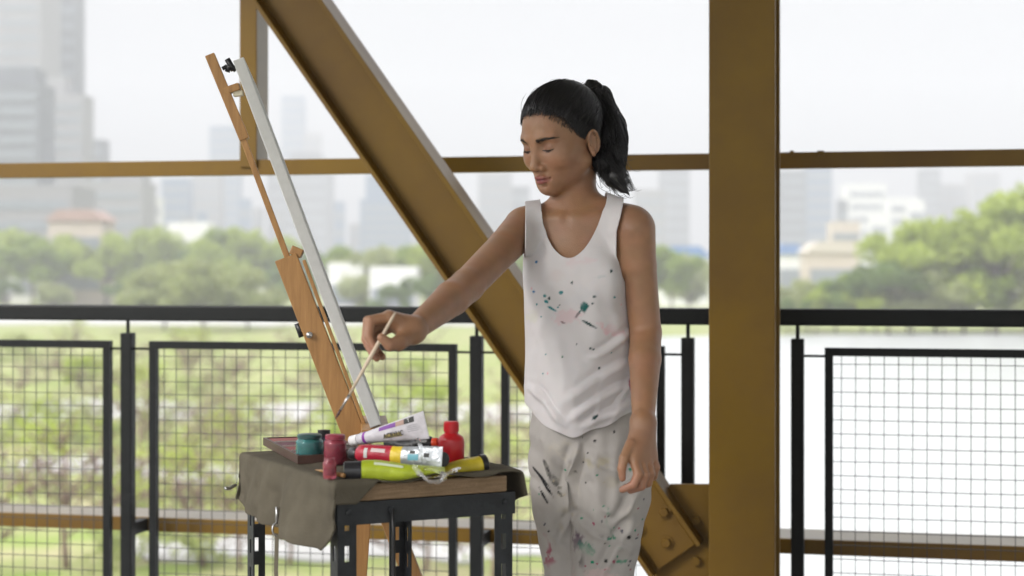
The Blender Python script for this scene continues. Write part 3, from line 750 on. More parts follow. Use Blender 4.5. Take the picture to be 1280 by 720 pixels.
def hair_g(P):
    L_ = (P - H0) @ HM.T / HS
    th = np.interp(L_[:, 1], [-.11, -.08, -.045, -.028, -.012, .0, .018, .034, .045, .058, .075, .09],
                   [-.075, -.075, -.05, -.03, .010, -.004, .008, .030, .053, .068, .078, .082])
    return (th - L_[:, 2]) * HS + .008 + .003 * vnoise(P, 190, 77) + .003 * vnoise(P, 45, 78)
Nh = vnormals(Vh, Qh)
Lh = (Vh - PB); 
# grooves radiating from the tie
fwd_ = HM.T @ np.array([0, .8, -.6]); la = HM.T @ np.array([1, 0, 0]); ub = np.cross(fwd_, la)
ang = np.arctan2(Lh @ la, Lh @ ub); dist = np.linalg.norm(Lh, axis=1)
gro = np.sin(ang * 47 + 3 * vnoise(Vh, 20, 5)) * .5 + np.sin(ang * 110 + 2 * vnoise(Vh, 30, 6)) * .5
Vh = Vh + Nh * (gro * .0009)[:, None]
Vh, Th = clip(Vh, Qh, hair_g(Vh))
hairb = npmesh('hair', Vh, Th, M['hair'], person, None, PW)
so = hairb.modifiers.new('thickness', 'SOLIDIFY'); so.thickness = .004; so.offset = -1
Gt = Grid(np.arange(.06, .30, .0026), np.arange(3.36, 3.6, .0026), np.arange(1.34, 1.66, .0026))
Gt.add([Cone(tail_c[i], tail_c[i + 1], tail_r[i] * (.6 if i < 2 else .78), tail_r[i + 1] * (.6 if i < 2 else .72 if i < 7 else .2), .012) for i in range(len(tail_c) - 1)])
Vt, Qt = Gt.mesh(smooth=2); Nt_ = vnormals(Vt, Qt)
Vt = Vt + Nt_ * (.003 * vnoise(Vt * [1, 1, .25], 110, 8) + .002 * vnoise(Vt, 40, 9))[:, None]
pony = npmesh('ponytail', Vt, Qt, M['hair'], person, None, PW)

def strands(name, lines, rad, parent, mat):
    """many fine hairs in one mesh: three-sided tapering threads; lines is a list of (k,3) arrays"""
    Vl, Fl = [], []; o_ = 0
    for P3 in lines:
        n = len(P3); t = np.gradient(P3, axis=0); t /= np.linalg.norm(t, axis=1, keepdims=True) + 1e-9
        a0 = np.cross(t, [.3, .2, .93]); a0 /= np.linalg.norm(a0, axis=1, keepdims=True) + 1e-9; b0 = np.cross(t, a0)
        rr = (rad * np.clip(np.minimum(1, (1.05 - np.linspace(0, 1, n)) * 4), .2, 1))[:, None]
        for k in range(3):
            Vl.append(P3 + rr * (a0 * math.cos(k * 2.094) + b0 * math.sin(k * 2.094)))
        i = np.arange(n - 1)
        for k in range(3):
            k2 = (k + 1) % 3; Fl.append(np.stack([o_ + k * n + i, o_ + k * n + i + 1, o_ + k2 * n + i + 1, o_ + k2 * n + i], 1))
        o_ += 3 * n
    return npmesh(name, np.concatenate(Vl), np.concatenate(Fl), mat, parent, None, PW)
def spline(P, n):
    P = np.asarray(P, float); m_ = len(P); t = np.linspace(0, m_ - 1, n); i = np.clip(t.astype(int), 0, m_ - 2); f_ = (t - i)[:, None]
    p0 = P[np.clip(i - 1, 0, m_ - 1)]; p1 = P[i]; p2 = P[i + 1]; p3 = P[np.clip(i + 2, 0, m_ - 1)]
    return .5 * ((2 * p1) + (-p0 + p2) * f_ + (2 * p0 - 5 * p1 + 4 * p2 - p3) * f_ ** 2 + (-p0 + 3 * p1 - 3 * p2 + p3) * f_ ** 3)
# cap hairs
C0 = hw((0, -.016, .02)); lines = []
bd = []
for i in range(1500):
    y_ = rng.uniform(-.10, .088); sx = rng.choice([-1, 1])
    z_ = np.interp(y_, [-.11, -.08, -.045, -.028, -.012, .0, .018, .034, .045, .058, .075, .09], [-.075, -.075, -.05, -.03, .010, -.004, .008, .030, .053, .068, .078, .082])
    x_ = sx * max(0, 1 - (y_ + .016) ** 2 / .105 ** 2 - (z_ - .036) ** 2 / .09 ** 2) ** .5 * .08
    if -.036 < y_ < .002: z_ = max(z_, .012)
    if y_ > .07: x_ = rng.uniform(-.05, .05)
    A = hw((x_, y_, z_ + rng.normal(-.001, .0035))); bd.append(A)
dirB = (PB - C0) / np.linalg.norm(PB - C0)
nst = 18
starts = np.array(bd); allP = []
for A in starts:
    dA = (A - C0) / np.linalg.norm(A - C0); jit = rng.normal(0, .03, 3)
    om = math.acos(np.clip(dA @ dirB, -1, 1)); t = np.linspace(0, 1, nst)[:, None]
    D = (np.sin((1 - t) * om) * dA + np.sin(t * om) * dirB) / math.sin(om) + jit * np.sin(t * math.pi)
    allP.append(D / np.linalg.norm(D, axis=1, keepdims=True))
D = np.concatenate(allP); lo = np.zeros(len(D)); hi = np.full(len(D), .16)
for _ in range(16):
    md = (lo + hi) / 2; s_ = sd_list(cap, C0 + D * md[:, None]); inn = s_ < 0; lo = np.where(inn, md, lo); hi = np.where(inn, hi, md)
PP = (C0 + D * (lo + rng.uniform(-.0003, .0012, len(D)) * 1)[:, None]).reshape(len(starts), nst, 3)
# fine flyaway hairs standing off the outline, and wisps at the temples
fly = []
for i in range(110):
    P3 = PP[rng.integers(0, len(PP))]; j = rng.integers(1, 11); seg = P3[j:j + rng.integers(3, 6)]
    nn = seg - C0; nn /= np.linalg.norm(nn, axis=1, keepdims=True); t = np.linspace(0, 1, len(seg))[:, None]
    fly.append(spline(seg + nn * (rng.uniform(.002, .007) * np.sin(t * 2.4)) + rng.normal(0, .0015, 3) * t, 10))
for i in range(110):
    y_ = rng.uniform(.012, .082); sx = rng.choice([1, 1, -1]); z_ = np.interp(y_, [.0, .018, .036, .055, .07, .085], [-.004, .008, .030, .053, .072, .080])
    x_ = sx * max(0, 1 - (y_ + .016) ** 2 / .101 ** 2 - (z_ - .036) ** 2 / .088 ** 2) ** .5 * .0755
    A = hw((x_, y_, z_)); d_ = HM.T @ np.array([0, -.5, rng.uniform(-.1, .9)]); o_ = HM.T @ np.array([sx, .25, 0])
    fly.append(spline([A - d_ * rng.uniform(.002, .010) + o_ * .001, A + o_ * .0025 + d_ * .004, A + d_ * .014 + o_ * .003], 8))
strands('hair_strands', list(PP) + fly, .0004, hairb, M['hair'])
# ponytail hairs
lines = []; tc_ = spline(tail_c, 26); trr = np.interp(np.linspace(0, 8, 26), range(9), tail_r)
for i in range(1500):
    an = rng.uniform(0, 6.283); q = rng.uniform(.75, 1.06); ph = rng.uniform(0, 6.28); end_ = rng.uniform(.75, 1.0)
    t = np.linspace(0, 1, 26); an_t = an + .5 * np.sin(t * 3 + ph) * .6
    lk = round(an / .42) * .42; off = np.stack([np.cos(an_t), np.sin(an_t), .25 * np.sin(an_t + 1)], 1) * (trr * q)[:, None]
    wv = np.stack([np.sin(t * 13 + lk * 3), np.cos(t * 11 + lk * 5), 0 * t], 1) * (.0095 * t ** .7)[:, None] + np.stack([np.sin(t * 24 + ph), np.cos(t * 20 + ph), 0 * t], 1) * (.0012 * t)[:, None]
    P3 = tc_ + off + wv; n_ = int(26 * end_)
    P3 = P3[:max(n_, 8)]
    lines.append(P3)
for i in range(90):                 # loose curly ends that flick outwards
    st = tc_[rng.integers(10, 22)]; dx = rng.uniform(-.3, 1)
    P0 = st + rng.normal(0, .014, 3); ln = rng.uniform(.03, .07)
    lines.append(spline([P0, P0 + [dx * .006, 0, -ln * .4], P0 + [dx * .014, 0, -ln * .8], P0 + [dx * .028 + .004, rng.normal(0, .004), -ln], P0 + [dx * .04 + .006, 0, -ln * .93]], 12))
strands('loose_hair', lines, .0005, pony, M['hair'])
# lens-shaped loop of hair on the right of the tail
for k in range(16):
    pass
# hairline wisps, brows, lashes
allh = skull + face
def onface(xl, zl, lift=0.0006):
    """world points on the face in front of head coordinates x,z"""
    P0 = np.array([hw((x, 0.0, z)) for x, z in zip(xl, zl)]); dv = HM[1]; lo = np.zeros(len(P0)); hi = np.full(len(P0), .14)
    for _ in range(18):
        md = (lo + hi) / 2; inn = sd_list(allh, P0 + dv * md[:, None]) < 0; lo = np.where(inn, md, lo); hi = np.where(inn, hi, md)
    return P0 + dv * (lo + lift)[:, None]
for sx in (1, -1):
    lines = []
    for i in range(120):
        t = rng.uniform(0, 1); x = .014 + .036 * t; z = .0165 + .0065 * math.sin(t * 2.3) - .003 * t + rng.normal(0, .0019 * (1.25 - t))
        ln = rng.uniform(.005, .009); x2 = x + ln * .92; z2 = z + ln * (.45 - .75 * t)
        lines.append(onface([sx * x, sx * (x + x2) / 2, sx * x2], [z, (z + z2) / 2, z2], .0004))
    strands('eyebrow', lines, .00042, person, M['lash'])
for sx in (1, -1):
    lines = []
    tt_ = np.linspace(0, 1, 14); x = sx * (.0175 + .028 * tt_); z = -.0044 + .0003 * tt_ - .0010 * np.sin(tt_ * math.pi)
    Pl = onface(x, z, .0004)
    for k in range(5): lines.append(Pl + rng.normal(0, .0003, 3))
    for i in range(12):
        t = rng.uniform(.3, 1); j = int(t * 13); p = Pl[j]
        lines.append(spline([p, p + HM[1] * .002 - HM[2] * .001, p + HM[1] * .004 - HM[2] * .0015 + sx * HM[0] * .002 * t], 5))
    # crease of the lid
    z = .0045 - .001 * tt_ + .0025 * np.sin(tt_ * math.pi)
    strands('eyelash', lines, .0005, person, M['lash'])
del G, torsoF

# ------------------------------------------------------------------ the easel and its canvas
EY = 3.75
ea = empty('easel', tuple(W(450, 0, EY)[:2]) + (0,), label='tall leaning wooden easel seen from the side, behind the paint table', cat='easel')
eo = Vector(ea.location); rotE = R(5.7)
def E(px, py, dy=0): 
    p = Vector(W(px, py, EY)) - eo; return Matrix.Rotation(rotE, 3, 'Z') @ Vector((0, dy, 0)) + p
def plank(a_, b_, wx, wy, bev=.002):
    a_, b_ = Vector(a_), Vector(b_); dz = (b_ - a_).normalized(); yv = Vector((-math.sin(rotE), math.cos(rotE), 0)); yv = (yv - dz * yv.dot(dz)).normalized(); xv = yv.cross(dz)
    rt = Matrix((xv, yv, dz)).transposed(); return MB().box((a_ + b_) / 2, (wx, wy, (b_ - a_).length), rt, bev)
plank(E(306, 175), E(262.5, 69), .022, .030).build('mast', M['wood'], ea)
plank(E(368, 345, .0), E(283, 118, .0), .013, .022).build('slider', M['wood'], ea)
plank(E(449, 560), E(357.5, 322), .050, .045).build('mast_box', M['wood'], ea)
plank(E(462, 548, -.026), E(380, 325, -.026), .008, .008).build('rail_strip', M['wood'], ea)
plank(E(640, 1040, -.02), E(447, 545, -.02), .04, .03).build('leg', M['wood'], ea)
plank(E(635, 1040, .30), E(450, 550, .04), .04, .03).build('leg', M['wood'], ea)
plank(E(425, 1044, 0), E(459, 560, .01), .038, .026).build('leg', M['wood'], ea)
plank(E(364, 312), E(378, 318), .02, .03).build('stop_block', M['wood'], ea)
plank(E(277, 116), E(300, 108), .016, .03).build('clamp', M['wood'], ea)
plank(E(292, 118), E(304, 116), .012, .02).build('clamp_pad', material('pad', (.6, .55, .42), .8), ea)
kn = MB(); kn.tube([E(278, 86), E(284, 82.5)], .0045, 8); kn.tube([E(284, 90), E(286, 84), E(290, 83), E(295, 88)], .006, 8); kn.tube([E(284, 74), E(292, 88)], .0065, 8); kn.build('knob', M['knob'], ea, True)
kn = MB(); kn.tube([E(384, 412), E(377, 413)], .005, 10); kn.tube([E(372, 404), E(378, 421)], .008, 10); kn.build('knob', M['knob'], ea, True)
kn = MB().tube([E(387, 418, -.024), E(387, 418, -.034)], .007, 12); kn.build('bolt', M['metal'], ea, True)
plank(E(402, 385), E(408, 398), .012, .03).build('catch', M['knob'], ea)
plank(E(470, 535, -.16), E(470, 535, .16), .0, .0) if False else None
sh = MB().box(E(468, 533), (.06, .34, .018), Matrix.Rotation(rotE, 3, 'Z'), .002).build('shelf', M['wood'], ea)
# canvas, standing on the shelf: its edge faces the viewer
cv = empty('blank_canvas', tuple(W(475, 525, EY)), label='white stretched canvas standing edge-on in the easel clamp', cat='canvas')
co = Vector(cv.location)
def Ec(px, py, dy=0): return E(px, py, dy) + eo - co
p0, p1 = Ec(469, 526), Ec(306, 91)
plank(p0, p1, .024, .40, .002).build('stretched_cloth', M['canvas'], cv)

# ------------------------------------------------------------------ the work table
FLc = Vector((-.3066, 3.0)); tw, td = .345, .50; ta = R(27)
tu = Vector((math.cos(ta), math.sin(ta))); tv = Vector((-math.sin(ta), math.cos(ta)))
tbl = empty('work_table', (FLc.x, FLc.y, 0), ta, label='small dark slotted-steel table with a raw wooden top under the paints', cat='table')
TZ = .832
def leg_mesh(sx, sy):
    """L-shaped slotted angle with its corner at the outside"""
    m = MB(); w_ = .036; t = .003; h = TZ; pitch = .055; sl = .028; sw = .009
    n = int(h / pitch)
    for face_ in (0, 1):
        def bx(u0, u1, z0, z1):
            c_ = (u0 + u1) / 2; d_ = u1 - u0
            if face_ == 0: m.box((sx * c_, sy * t / 2, (z0 + z1) / 2), (d_, t, z1 - z0))
            else: m.box((sx * t / 2, sy * c_, (z0 + z1) / 2), (t, d_, z1 - z0))
        st = 0 if face_ == 0 else t + .0002
        bx(st, (w_ - sw) / 2, 0, h); bx((w_ + sw) / 2, w_, 0, h)
        zc = h; 
        z = h - .02
        prev = h
        while z > .04:
            bx((w_ - sw) / 2, (w_ + sw) / 2, z, prev); prev = z - sl; z -= pitch
        bx((w_ - sw) / 2, (w_ + sw) / 2, 0, prev)
    return m
for cx_, cy_, sx, sy in ((0, 0, 1, 1), (tw, 0, -1, 1), (0, td, 1, -1), (tw, td, -1, -1)):
    o = leg_mesh(sx, sy).build('leg', M['iron'], tbl); o.location = (cx_, cy_, 0)
for (a_, b_) in (((0, -.004), (tw, -.004)), ((0, td + .004), (tw, td + .004))):
    m = MB(); m.box(((a_[0] + b_[0]) / 2, a_[1], TZ - .018), (tw + .006, .003, .040)); m.box(((a_[0] + b_[0]) / 2, a_[1] + (.017 if a_[1] < .1 else -.017), TZ + .0005), (tw, .031, .003)); m.build('apron_rail', M['iron'], tbl)
for x in (-.004, tw + .004):
    MB().box((x, td / 2, TZ - .018), (.003, td, .040)).build('apron_rail', M['iron'], tbl)
for z in (.28,):
    for y_ in (.004, td - .004): MB().box((tw / 2, y_, z), (tw, .003, .035)).build('stretcher', M['iron'], tbl)
MB().box((tw / 2, td / 2, .30), (tw - .01, td - .01, .014), bev=.002).build('lower_shelf', M['board'], tbl)
MB().box((tw / 2 + .012, td / 2, TZ + .018), (tw - .05, td + .01, .030), bev=.003).build('table_top', M['board'], tbl)
for x in (.018, .10, tw - .018):
    MB().lathe([(.006, 0), (.006, .004), (.0001, .005)], Matrix.Translation((x, -.0055, TZ - .015)) @ Matrix.Rotation(R(90), 4, 'X'), 6).build('bolt', M['iron'], tbl)
TT = TZ + .0375
# khaki cloth draped over the top: hangs at the left, back and right, folded back along the front
cl = empty('draped_cloth', (FLc.x, FLc.y, TT), ta, label='crumpled khaki canvas apron draped over the work table, hanging at the corners', cat='cloth')
nu, nv = 120, 110
U = np.linspace(-.19, tw + .10, nu); Vv = np.linspace(-.06, td + .13, nv)
pts = np.zeros((nu, nv, 3))
for i, u in enumerate(U):
    for j, v_ in enumerate(Vv):
        x, y = u, v_; z = 0.0; hang = .012
        ol = max(0, -u); orr = max(0, u - tw); ob = max(0, v_ - td)
        bz = 0
        if ol > 0:
            dr = min(1, ol / .03); x = -.012 * math.sin(min(ol, .02) / .02 * 1.57) - .016 * (ol > .02) * min(1, (ol - .02) / .1) ; bz = -max(0, ol - .012)
            x += .010 * math.sin(v_ * 26 + 1) * min(1, ol / .1)
        if orr > 0:
            x = tw + .012 * math.sin(min(orr, .02) / .02 * 1.57) + .02 * min(1, orr / .1); bz = -max(0, orr - .012)
            x += .006 * math.sin(v_ * 22)
        if ob > 0:
            y = td + .014 * math.sin(min(ob, .02) / .02 * 1.57); bz = min(bz, -max(0, ob - .012)) if bz else -max(0, ob - .012)
            y += .01 * math.sin(u * 30) * min(1, ob / .1)
        if v_ < 0:
            y = -.008 - .006 * min(1, -v_ / .01); bz = min(bz, -max(0, -v_ - .006)) if ol or orr else -max(0, -v_ - .006)
        pts[i, j] = (x, y, bz)
Pn = pts.reshape(-1, 3)
UU, VVv = np.meshgrid(U, Vv, indexing='ij'); uu, vv = UU.ravel(), VVv.ravel()
P2 = np.stack([uu, vv, 0 * uu], 1)
onTop = (uu > 0) & (uu < tw) & (vv < td)
hump = .004 * np.clip(vnoise(P2, 16, 31), 0, 1) + .002 * np.clip(vnoise(P2, 40, 32), 0, 1)
Pn[:, 2] += np.where(onTop, hump, hump * .5) + .002
Pn[:, 0] += np.where(uu < 0, -.008 * vnoise(P2 * [.5, 1, 1], 22, 33) * np.clip(-uu / .05, 0, 1) - .004 * np.clip(-uu / .05, 0, 1) * vnoise(P2, 45, 39), 0)
Qc = []
idc = np.arange(nu * nv).reshape(nu, nv)
Qc = np.stack([idc[:-1, :-1], idc[1:, :-1], idc[1:, 1:], idc[:-1, 1:]], -1).reshape(-1, 4)
left_drop = np.interp(vv, [-.06, -.02, .0, .03, .08, .2, .32, .42, .5, .63], [.0, .085, .118, .137, .137, .132, .126, .116, .105, .10])
right_drop = np.interp(vv, [-.02, .0, .06, .2, .4, .63], [.045, .06, .075, .06, .05, .05])
frontcut = np.interp(uu, [-.2, -.14, -.10, -.0, .03, .05, .07, .3, tw, tw + .1], [.05, .012, -.02, -.045, -.05, -.03, -.010, -.009, -.009, -.03]) + .004 * np.sin(uu * 40)
gc = np.maximum.reduce([-uu - left_drop, uu - tw - right_drop, vv - td - .06, frontcut - vv]) + np.where(vv < .03, .0008, .003) * vnoise(P2, 35, 35)
Vc, Tc = clip(Pn, Qc, gc)
co_ = npmesh('cloth_sheet', Vc, Tc, M['cloth'], cl)
so = co_.modifiers.new('thickness', 'SOLIDIFY'); so.thickness = .003; so.offset = 1
# strap and clips hanging from the left side
def tl(u, v_, z): return Vector((u, v_, z - TT))
sw_ = MB(); sw_.tube([(-.03, .235, -.12), (-.032, .235, -.19), (-.028, .228, -.27), (-.03, .222, -.40)], [.012, .012, .013, .013], 8, flat=.15, up=(1, 0, 0)).build('strap', M['cloth'], cl)
MB().tube([(-.03 + .009 * math.cos(t), .235 + .009 * math.sin(t) * .3, -.112 + .012 * math.sin(t)) for t in [i * .524 for i in range(13)]], .0016, 6, cap=False).build('ring', M['metal'], cl, True)
MB().tube([(-.03, .235, -.07), (-.03, .235, -.1)], .003, 6).build('snap_hook', M['metal'], cl, True)
MB().tube([(-.035, .47, -.055), (-.05, .46, -.06), (-.062, .45, -.058)], .0035, 6).build('clip', M['metal'], cl, True)
MB().tube([(.10, -.012, -.05), (.10, -.014, -.10), (.102, -.012, -.2), (.1, -.012, -.32)], [.003, .003, .004, .004], 6).build('cord', M['knob'], cl, True)
for i in range(1):
    MB().tube([(.0, .05, .008), (.03, .06, .0075), (.06, .075, .0075)], .0007, 5).build('seam', M['canvas'], cl)

# ------------------------------------------------------------------ things on the cloth
TS = TT + .007
def on_top(px, py, z=TS):
    Y = FPX * (EYE - z) / (py - HOR); return Vector(((px - 640) * Y / FPX, Y, z))
def glassm(name, col, rough=.06, alpha=.0):
    m = material(name, col, rough, trans=.75, ior=1.4); return m
# paint palette box
pal = empty('palette_box', tuple(on_top(372, 578)), R(118), label='open shallow palette box with dark red and black paint pans', cat='palette')
pc = on_top(372, 580); pr_ = on_top(436, 564); pl = on_top(330, 557)
pal.location = pc; dv = (pl - pc); dv.z = 0; pal.rotation_euler = (0, 0, math.atan2(dv.y, dv.x)); pL = .36; pW = .15
mbx = material('palette_frame', (.10, .045, .035), .5, noise=(40, .5))
b = MB()
b.box((pL / 2, -pW / 2, .003), (pL, pW, .006)); b.box((pL / 2, -.003, .011), (pL, .006, .010)); b.box((pL / 2, -pW + .003, .011), (pL, .006, .010))
b.box((.003, -pW / 2, .011), (.006, pW - .012, .010)); b.box((pL - .003, -pW / 2, .011), (.006, pW - .012, .010)); b.build('tray', material('palette_tray', (.075, .035, .025), .5, noise=(30, .4)), pal)
cols = [(.22, .02, .02), (.02, .012, .012), (.25, .03, .03), (.03, .02, .02), (.12, .02, .04), (.015, .015, .02), (.3, .06, .05), (.05, .02, .02)]
k_ = 0
for i in range(4):
    for j in range(2):
        MB().box((.006 + (i + .5) * (pL - .012) / 4, -.006 - (j + .5) * (pW - .012) / 2, .010), ((pL - .012) / 4 - .003, (pW - .012) / 2 - .003, .009), bev=.002).build('paint_pan', material('pan_paint', cols[k_], .6, noise=(60, .4)), pal); k_ += 1
for i in range(1, 4): MB().box((.006 + i * (pL - .012) / 4, -pW / 2, .011), (.002, pW - .013, .012)).build('divider', material('divider', (.35, .3, .28), .4), pal)

def jar(px, py, r, h, label, gcol, pcol, lidcol, name='paint_jar', fill=.7):
    o = empty(name, tuple(on_top(px, py)), label=label, cat='jar')
    MB().lathe([(.0001, 0), (r * .92, 0), (r, .004), (r, h * .72), (r * .96, h * .78), (r * .8, h * .84), (r * .8, h * .97), (r * .76, h), (r * .70, h), (r * .70, h * .84), (r * .9, h * .75), (r * .93, .006), (.0001, .005)], None, 28).build('glass', glassm('jar_glass', gcol), o, True)
    MB().lathe([(.0001, .0055), (r * .91, .0065), (r * .91, h * fill), (.0001, h * fill)], None, 24).build('paint', material('jar_paint', pcol, .25, noise=(70, .4)), o, True, 40)
    return o
j1 = jar(387, 577, .0265, .052, 'squat glass jar of dark teal paint beside the palette box', (.12, .4, .4), (.01, .06, .06), None)
MB().lathe([(.0222, .0445), (.0235, .045), (.0235, .0515), (.021, .053), (.0001, .053)], None, 24).build('lid', material('teal_lid', (.02, .08, .08), .35, noise=(60, .5)), j1, True, 40)
j2 = jar(419, 580, .0215, .055, 'glass jar stained with dark red paint between the teal jar and the tubes', (.6, .12, .18), (.12, .01, .02), None)
MB().lathe([(.0176, .047), (.019, .0475), (.019, .0545), (.017, .056), (.0001, .056)], None, 24).build('lid', material('red_lid', (.3, .03, .06), .35, noise=(60, .4)), j2, True, 40)
j3 = jar(405, 572, .015, .05, 'small black capped bottle standing behind the two glass jars', (.1, .1, .15), (.01, .01, .02), None, 'ink_bottle')
MB().lathe([(.0125, .042), (.0125, .054), (.0001, .055)], None, 20).build('lid', M['knob'], j3, True, 40)
j4 = jar(412, 598, .012, .036, 'little clear pot of dark red paint at the front left of the tubes', (.6, .15, .2), (.15, .015, .03), None, 'paint_pot', .5)

# red bottle
rb = empty('paint_bottle', tuple(on_top(564, 583)), label='bright red plastic paint bottle with red cap standing at the right of the tubes', cat='bottle')
mr = material('red_plastic', (.55, .012, .02), .3, noise=(20, .12), sss=.1)
MB().lathe([(.0001, 0), (.0225, 0), (.0245, .003), (.0245, .008), (.0235, .0095), (.0245, .011), (.0245, .048), (.0225, .055), (.016, .060), (.0125, .062), (.0125, .065), (.0001, .065)], None, 32).build('bottle', mr, rb, True, 50)
m = MB().lathe([(.0135, .0645), (.0138, .082), (.012, .084), (.0001, .084)], None, 28)
for i in range(20):
    an = i * math.pi / 10; m.box((.0137 * math.cos(an), .0137 * math.sin(an), .073), (.001, .001, .014), Matrix.Rotation(an, 3, 'Z'))
m.build('cap', material('red_cap', (.5, .012, .02), .35), rb, True, 40)

# tubes: a round shoulder with cap at one end, a flat crimp at the other
def tube_thing(name, label, A, B, r, capr, capl, cols, capmat, up=(0, 0, 1), flat_end=1.45, rough=.35, parts=None, cat='paint tube', wob=.002):
    """A is the cap end, B the crimped end (world); cols is a list of (t0, t1, colour, part name)"""
    A, B = Vector(A), Vector(B); o = empty(name, tuple(A), label=label, cat=cat); Ld_ = (B - A).length; dz = (B - A).normalized()
    upv = Vector(up); xv = (upv - dz * upv.dot(dz)).normalized(); yv = dz.cross(xv)      # xv is the broad direction at the crimp
    def ring(t, n=28):
        q = max(0, (t - .15) / .85)
        if t < .06: rb_ = capr + (r - capr) * math.sin(t / .06 * 1.57); wx = wy = rb_
        else: wx = r * (1 + (flat_end - 1) * q); wy = r * (1 - .93 * q ** 1.6)
        c_ = dz * (t * Ld_) + xv * wob * math.sin(t * 9) + yv * wob * math.sin(t * 7 + 1)
        return [c_ + xv * wx * math.cos(k) + yv * wy * math.sin(k) for k in [2 * math.pi * j / n for j in range(n)]]
    for i, (t0, t1, cc, nm) in enumerate(cols):
        n = max(2, int((t1 - t0) * 26)); m = MB(); m.rings([ring(t0 + (t1 - t0) * q / n) for q in range(n + 1)])
        m.build(nm, cc if not isinstance(cc, tuple) else material('tube_' + nm, cc, rough, noise=(22, .25), bump=.3, bscale=70), o, True, 50)
    m = MB(); cr = capr
    m.rings([[xv * rr * math.cos(k) + yv * rr * math.sin(k) + dz * zz for k in [2 * math.pi * j / 24 for j in range(24)]] for rr, zz in ((cr * .8, -capl), (cr, -capl + .002), (cr * 1.06, -.001))])
    m.build('cap', capmat, o, True, 50)
    return o, dz, xv, yv, Ld_, ring
white = (.55, .53, .57)
tubeb = material('black_cap', (.015, .015, .018), .3)
def TP(px, py, Y): return Vector(W(px, py, Y))
# white tube on top of the pile
A = TP(449, 549, 3.20); B = TP(533, 531, 3.10)
o, dz, xv, yv, LL, rg = tube_thing('paint_tube', 'white paint tube with purple label band lying tilted on top of the pile', A, B, .0115, .0095, .022,
    [(0, .10, white, 'tube_shoulder'), (.10, .14, (.22, .03, .3), 'purple_ring'), (.14, 1, white, 'tube_body')], material('white_cap', (.7, .69, .7), .35), up=(-.15, 0, 1), flat_end=2.25, wob=0)
def decal(o, poly, mat, name, ring_, dz, xv, yv, L_, lift=.0006):
    """flat label patch following the front of a tube; poly in (t, s), s across -1..1"""
    t0, t1, s0_, s1_ = poly; m = MB(); n, k = 14, 8; grid = []
    for i in range(n + 1):
        t = t0 + (t1 - t0) * i / n; q = max(0, (t - .15) / .85); R_ = ring_(t, 64); c_ = sum(R_, Vector()) / 64
        ax_, ay_ = (R_[0] - c_), (R_[16] - c_); row = []
        for j in range(k + 1):
            s_ = s0_ + (s1_ - s0_) * j / k; th = math.acos(max(-1, min(1, s_)))
            sgn = -1 if ay_.dot(Vector((0, -1, 0))) < 0 else 1
            p = c_ + ax_ * s_ + ay_ * math.sin(th) * sgn; p += ay_.normalized() * sgn * lift; row.append(m.bm.verts.new(p))
        grid.append(row)
    for i in range(n):
        for j in range(k): m.bm.faces.new((grid[i][j], grid[i + 1][j], grid[i + 1][j + 1], grid[i][j + 1]))
    return m.build(name, mat, o, True)
pur = material('purple_ink', (.16, .04, .26), .4); ink = material('black_ink', (.03, .03, .03), .5); olive = material('olive_ink', (.33, .27, .10), .5); mauve = material('mauve_ink', (.36, .24, .2), .5)
decal(o, (.36, .60, .45, .88), pur, 'label_band', rg, dz, xv, yv, LL)
decal(o, (.60, .72, .45, .88), mauve, 'label_swatch', rg, dz, xv, yv, LL)
decal(o, (.72, .86, .45, .88), ink, 'label_block', rg, dz, xv, yv, LL)
decal(o, (.42, .66, -.50, -.12), olive, 'label_swatch', rg, dz, xv, yv, LL)
def text_on(o, s, t, side, size, mat, ring_, dz, xv, name='lettering', lift=.0014):
    cu = bpy.data.curves.new(name, 'FONT'); cu.body = s; cu.size = size; cu.extrude = .0001; cu.offset = size * .018; cu.align_x = 'CENTER'; cu.align_y = 'CENTER'
    tmp = bpy.data.objects.new(name, cu); COL.objects.link(tmp); dg = bpy.context.evaluated_depsgraph_get(); me = bpy.data.meshes.new_from_object(tmp.evaluated_get(dg))
    bpy.data.objects.remove(tmp)
    R_ = ring_(t, 64); c_ = sum(R_, Vector()) / 64; ax_, ay_ = R_[0] - c_, R_[16] - c_
    sgn = -1 if ay_.dot(Vector((0, -1, 0))) < 0 else 1
    n_ = ay_.normalized() * sgn; th = math.acos(side); p = c_ + ax_ * side + ay_ * math.sin(th) * sgn + n_ * lift
    X_ = dz if dz.x > 0 else -dz; Y_ = n_.cross(X_); rt = Matrix((X_, Y_, n_)).transposed().to_4x4(); me.transform(Matrix.Translation(p) @ rt)
    ob = link(name, me, mat, o); return ob
text_on(o, 'ACRYLIC', .56, -.25, .0125, ink, rg, dz, xv, lift=.0024)
text_on(o, 'T', .79, .66, .009, material('pale_ink', (.6, .6, .6), .5), rg, dz, xv, lift=.002)
for s_ in (.2, .05, -.1, -.25): decal(o, (.75, .89, s_, s_ + .05), material('grey_ink', (.3, .3, .33), .5), 'small_print', rg, dz, xv, yv, LL)
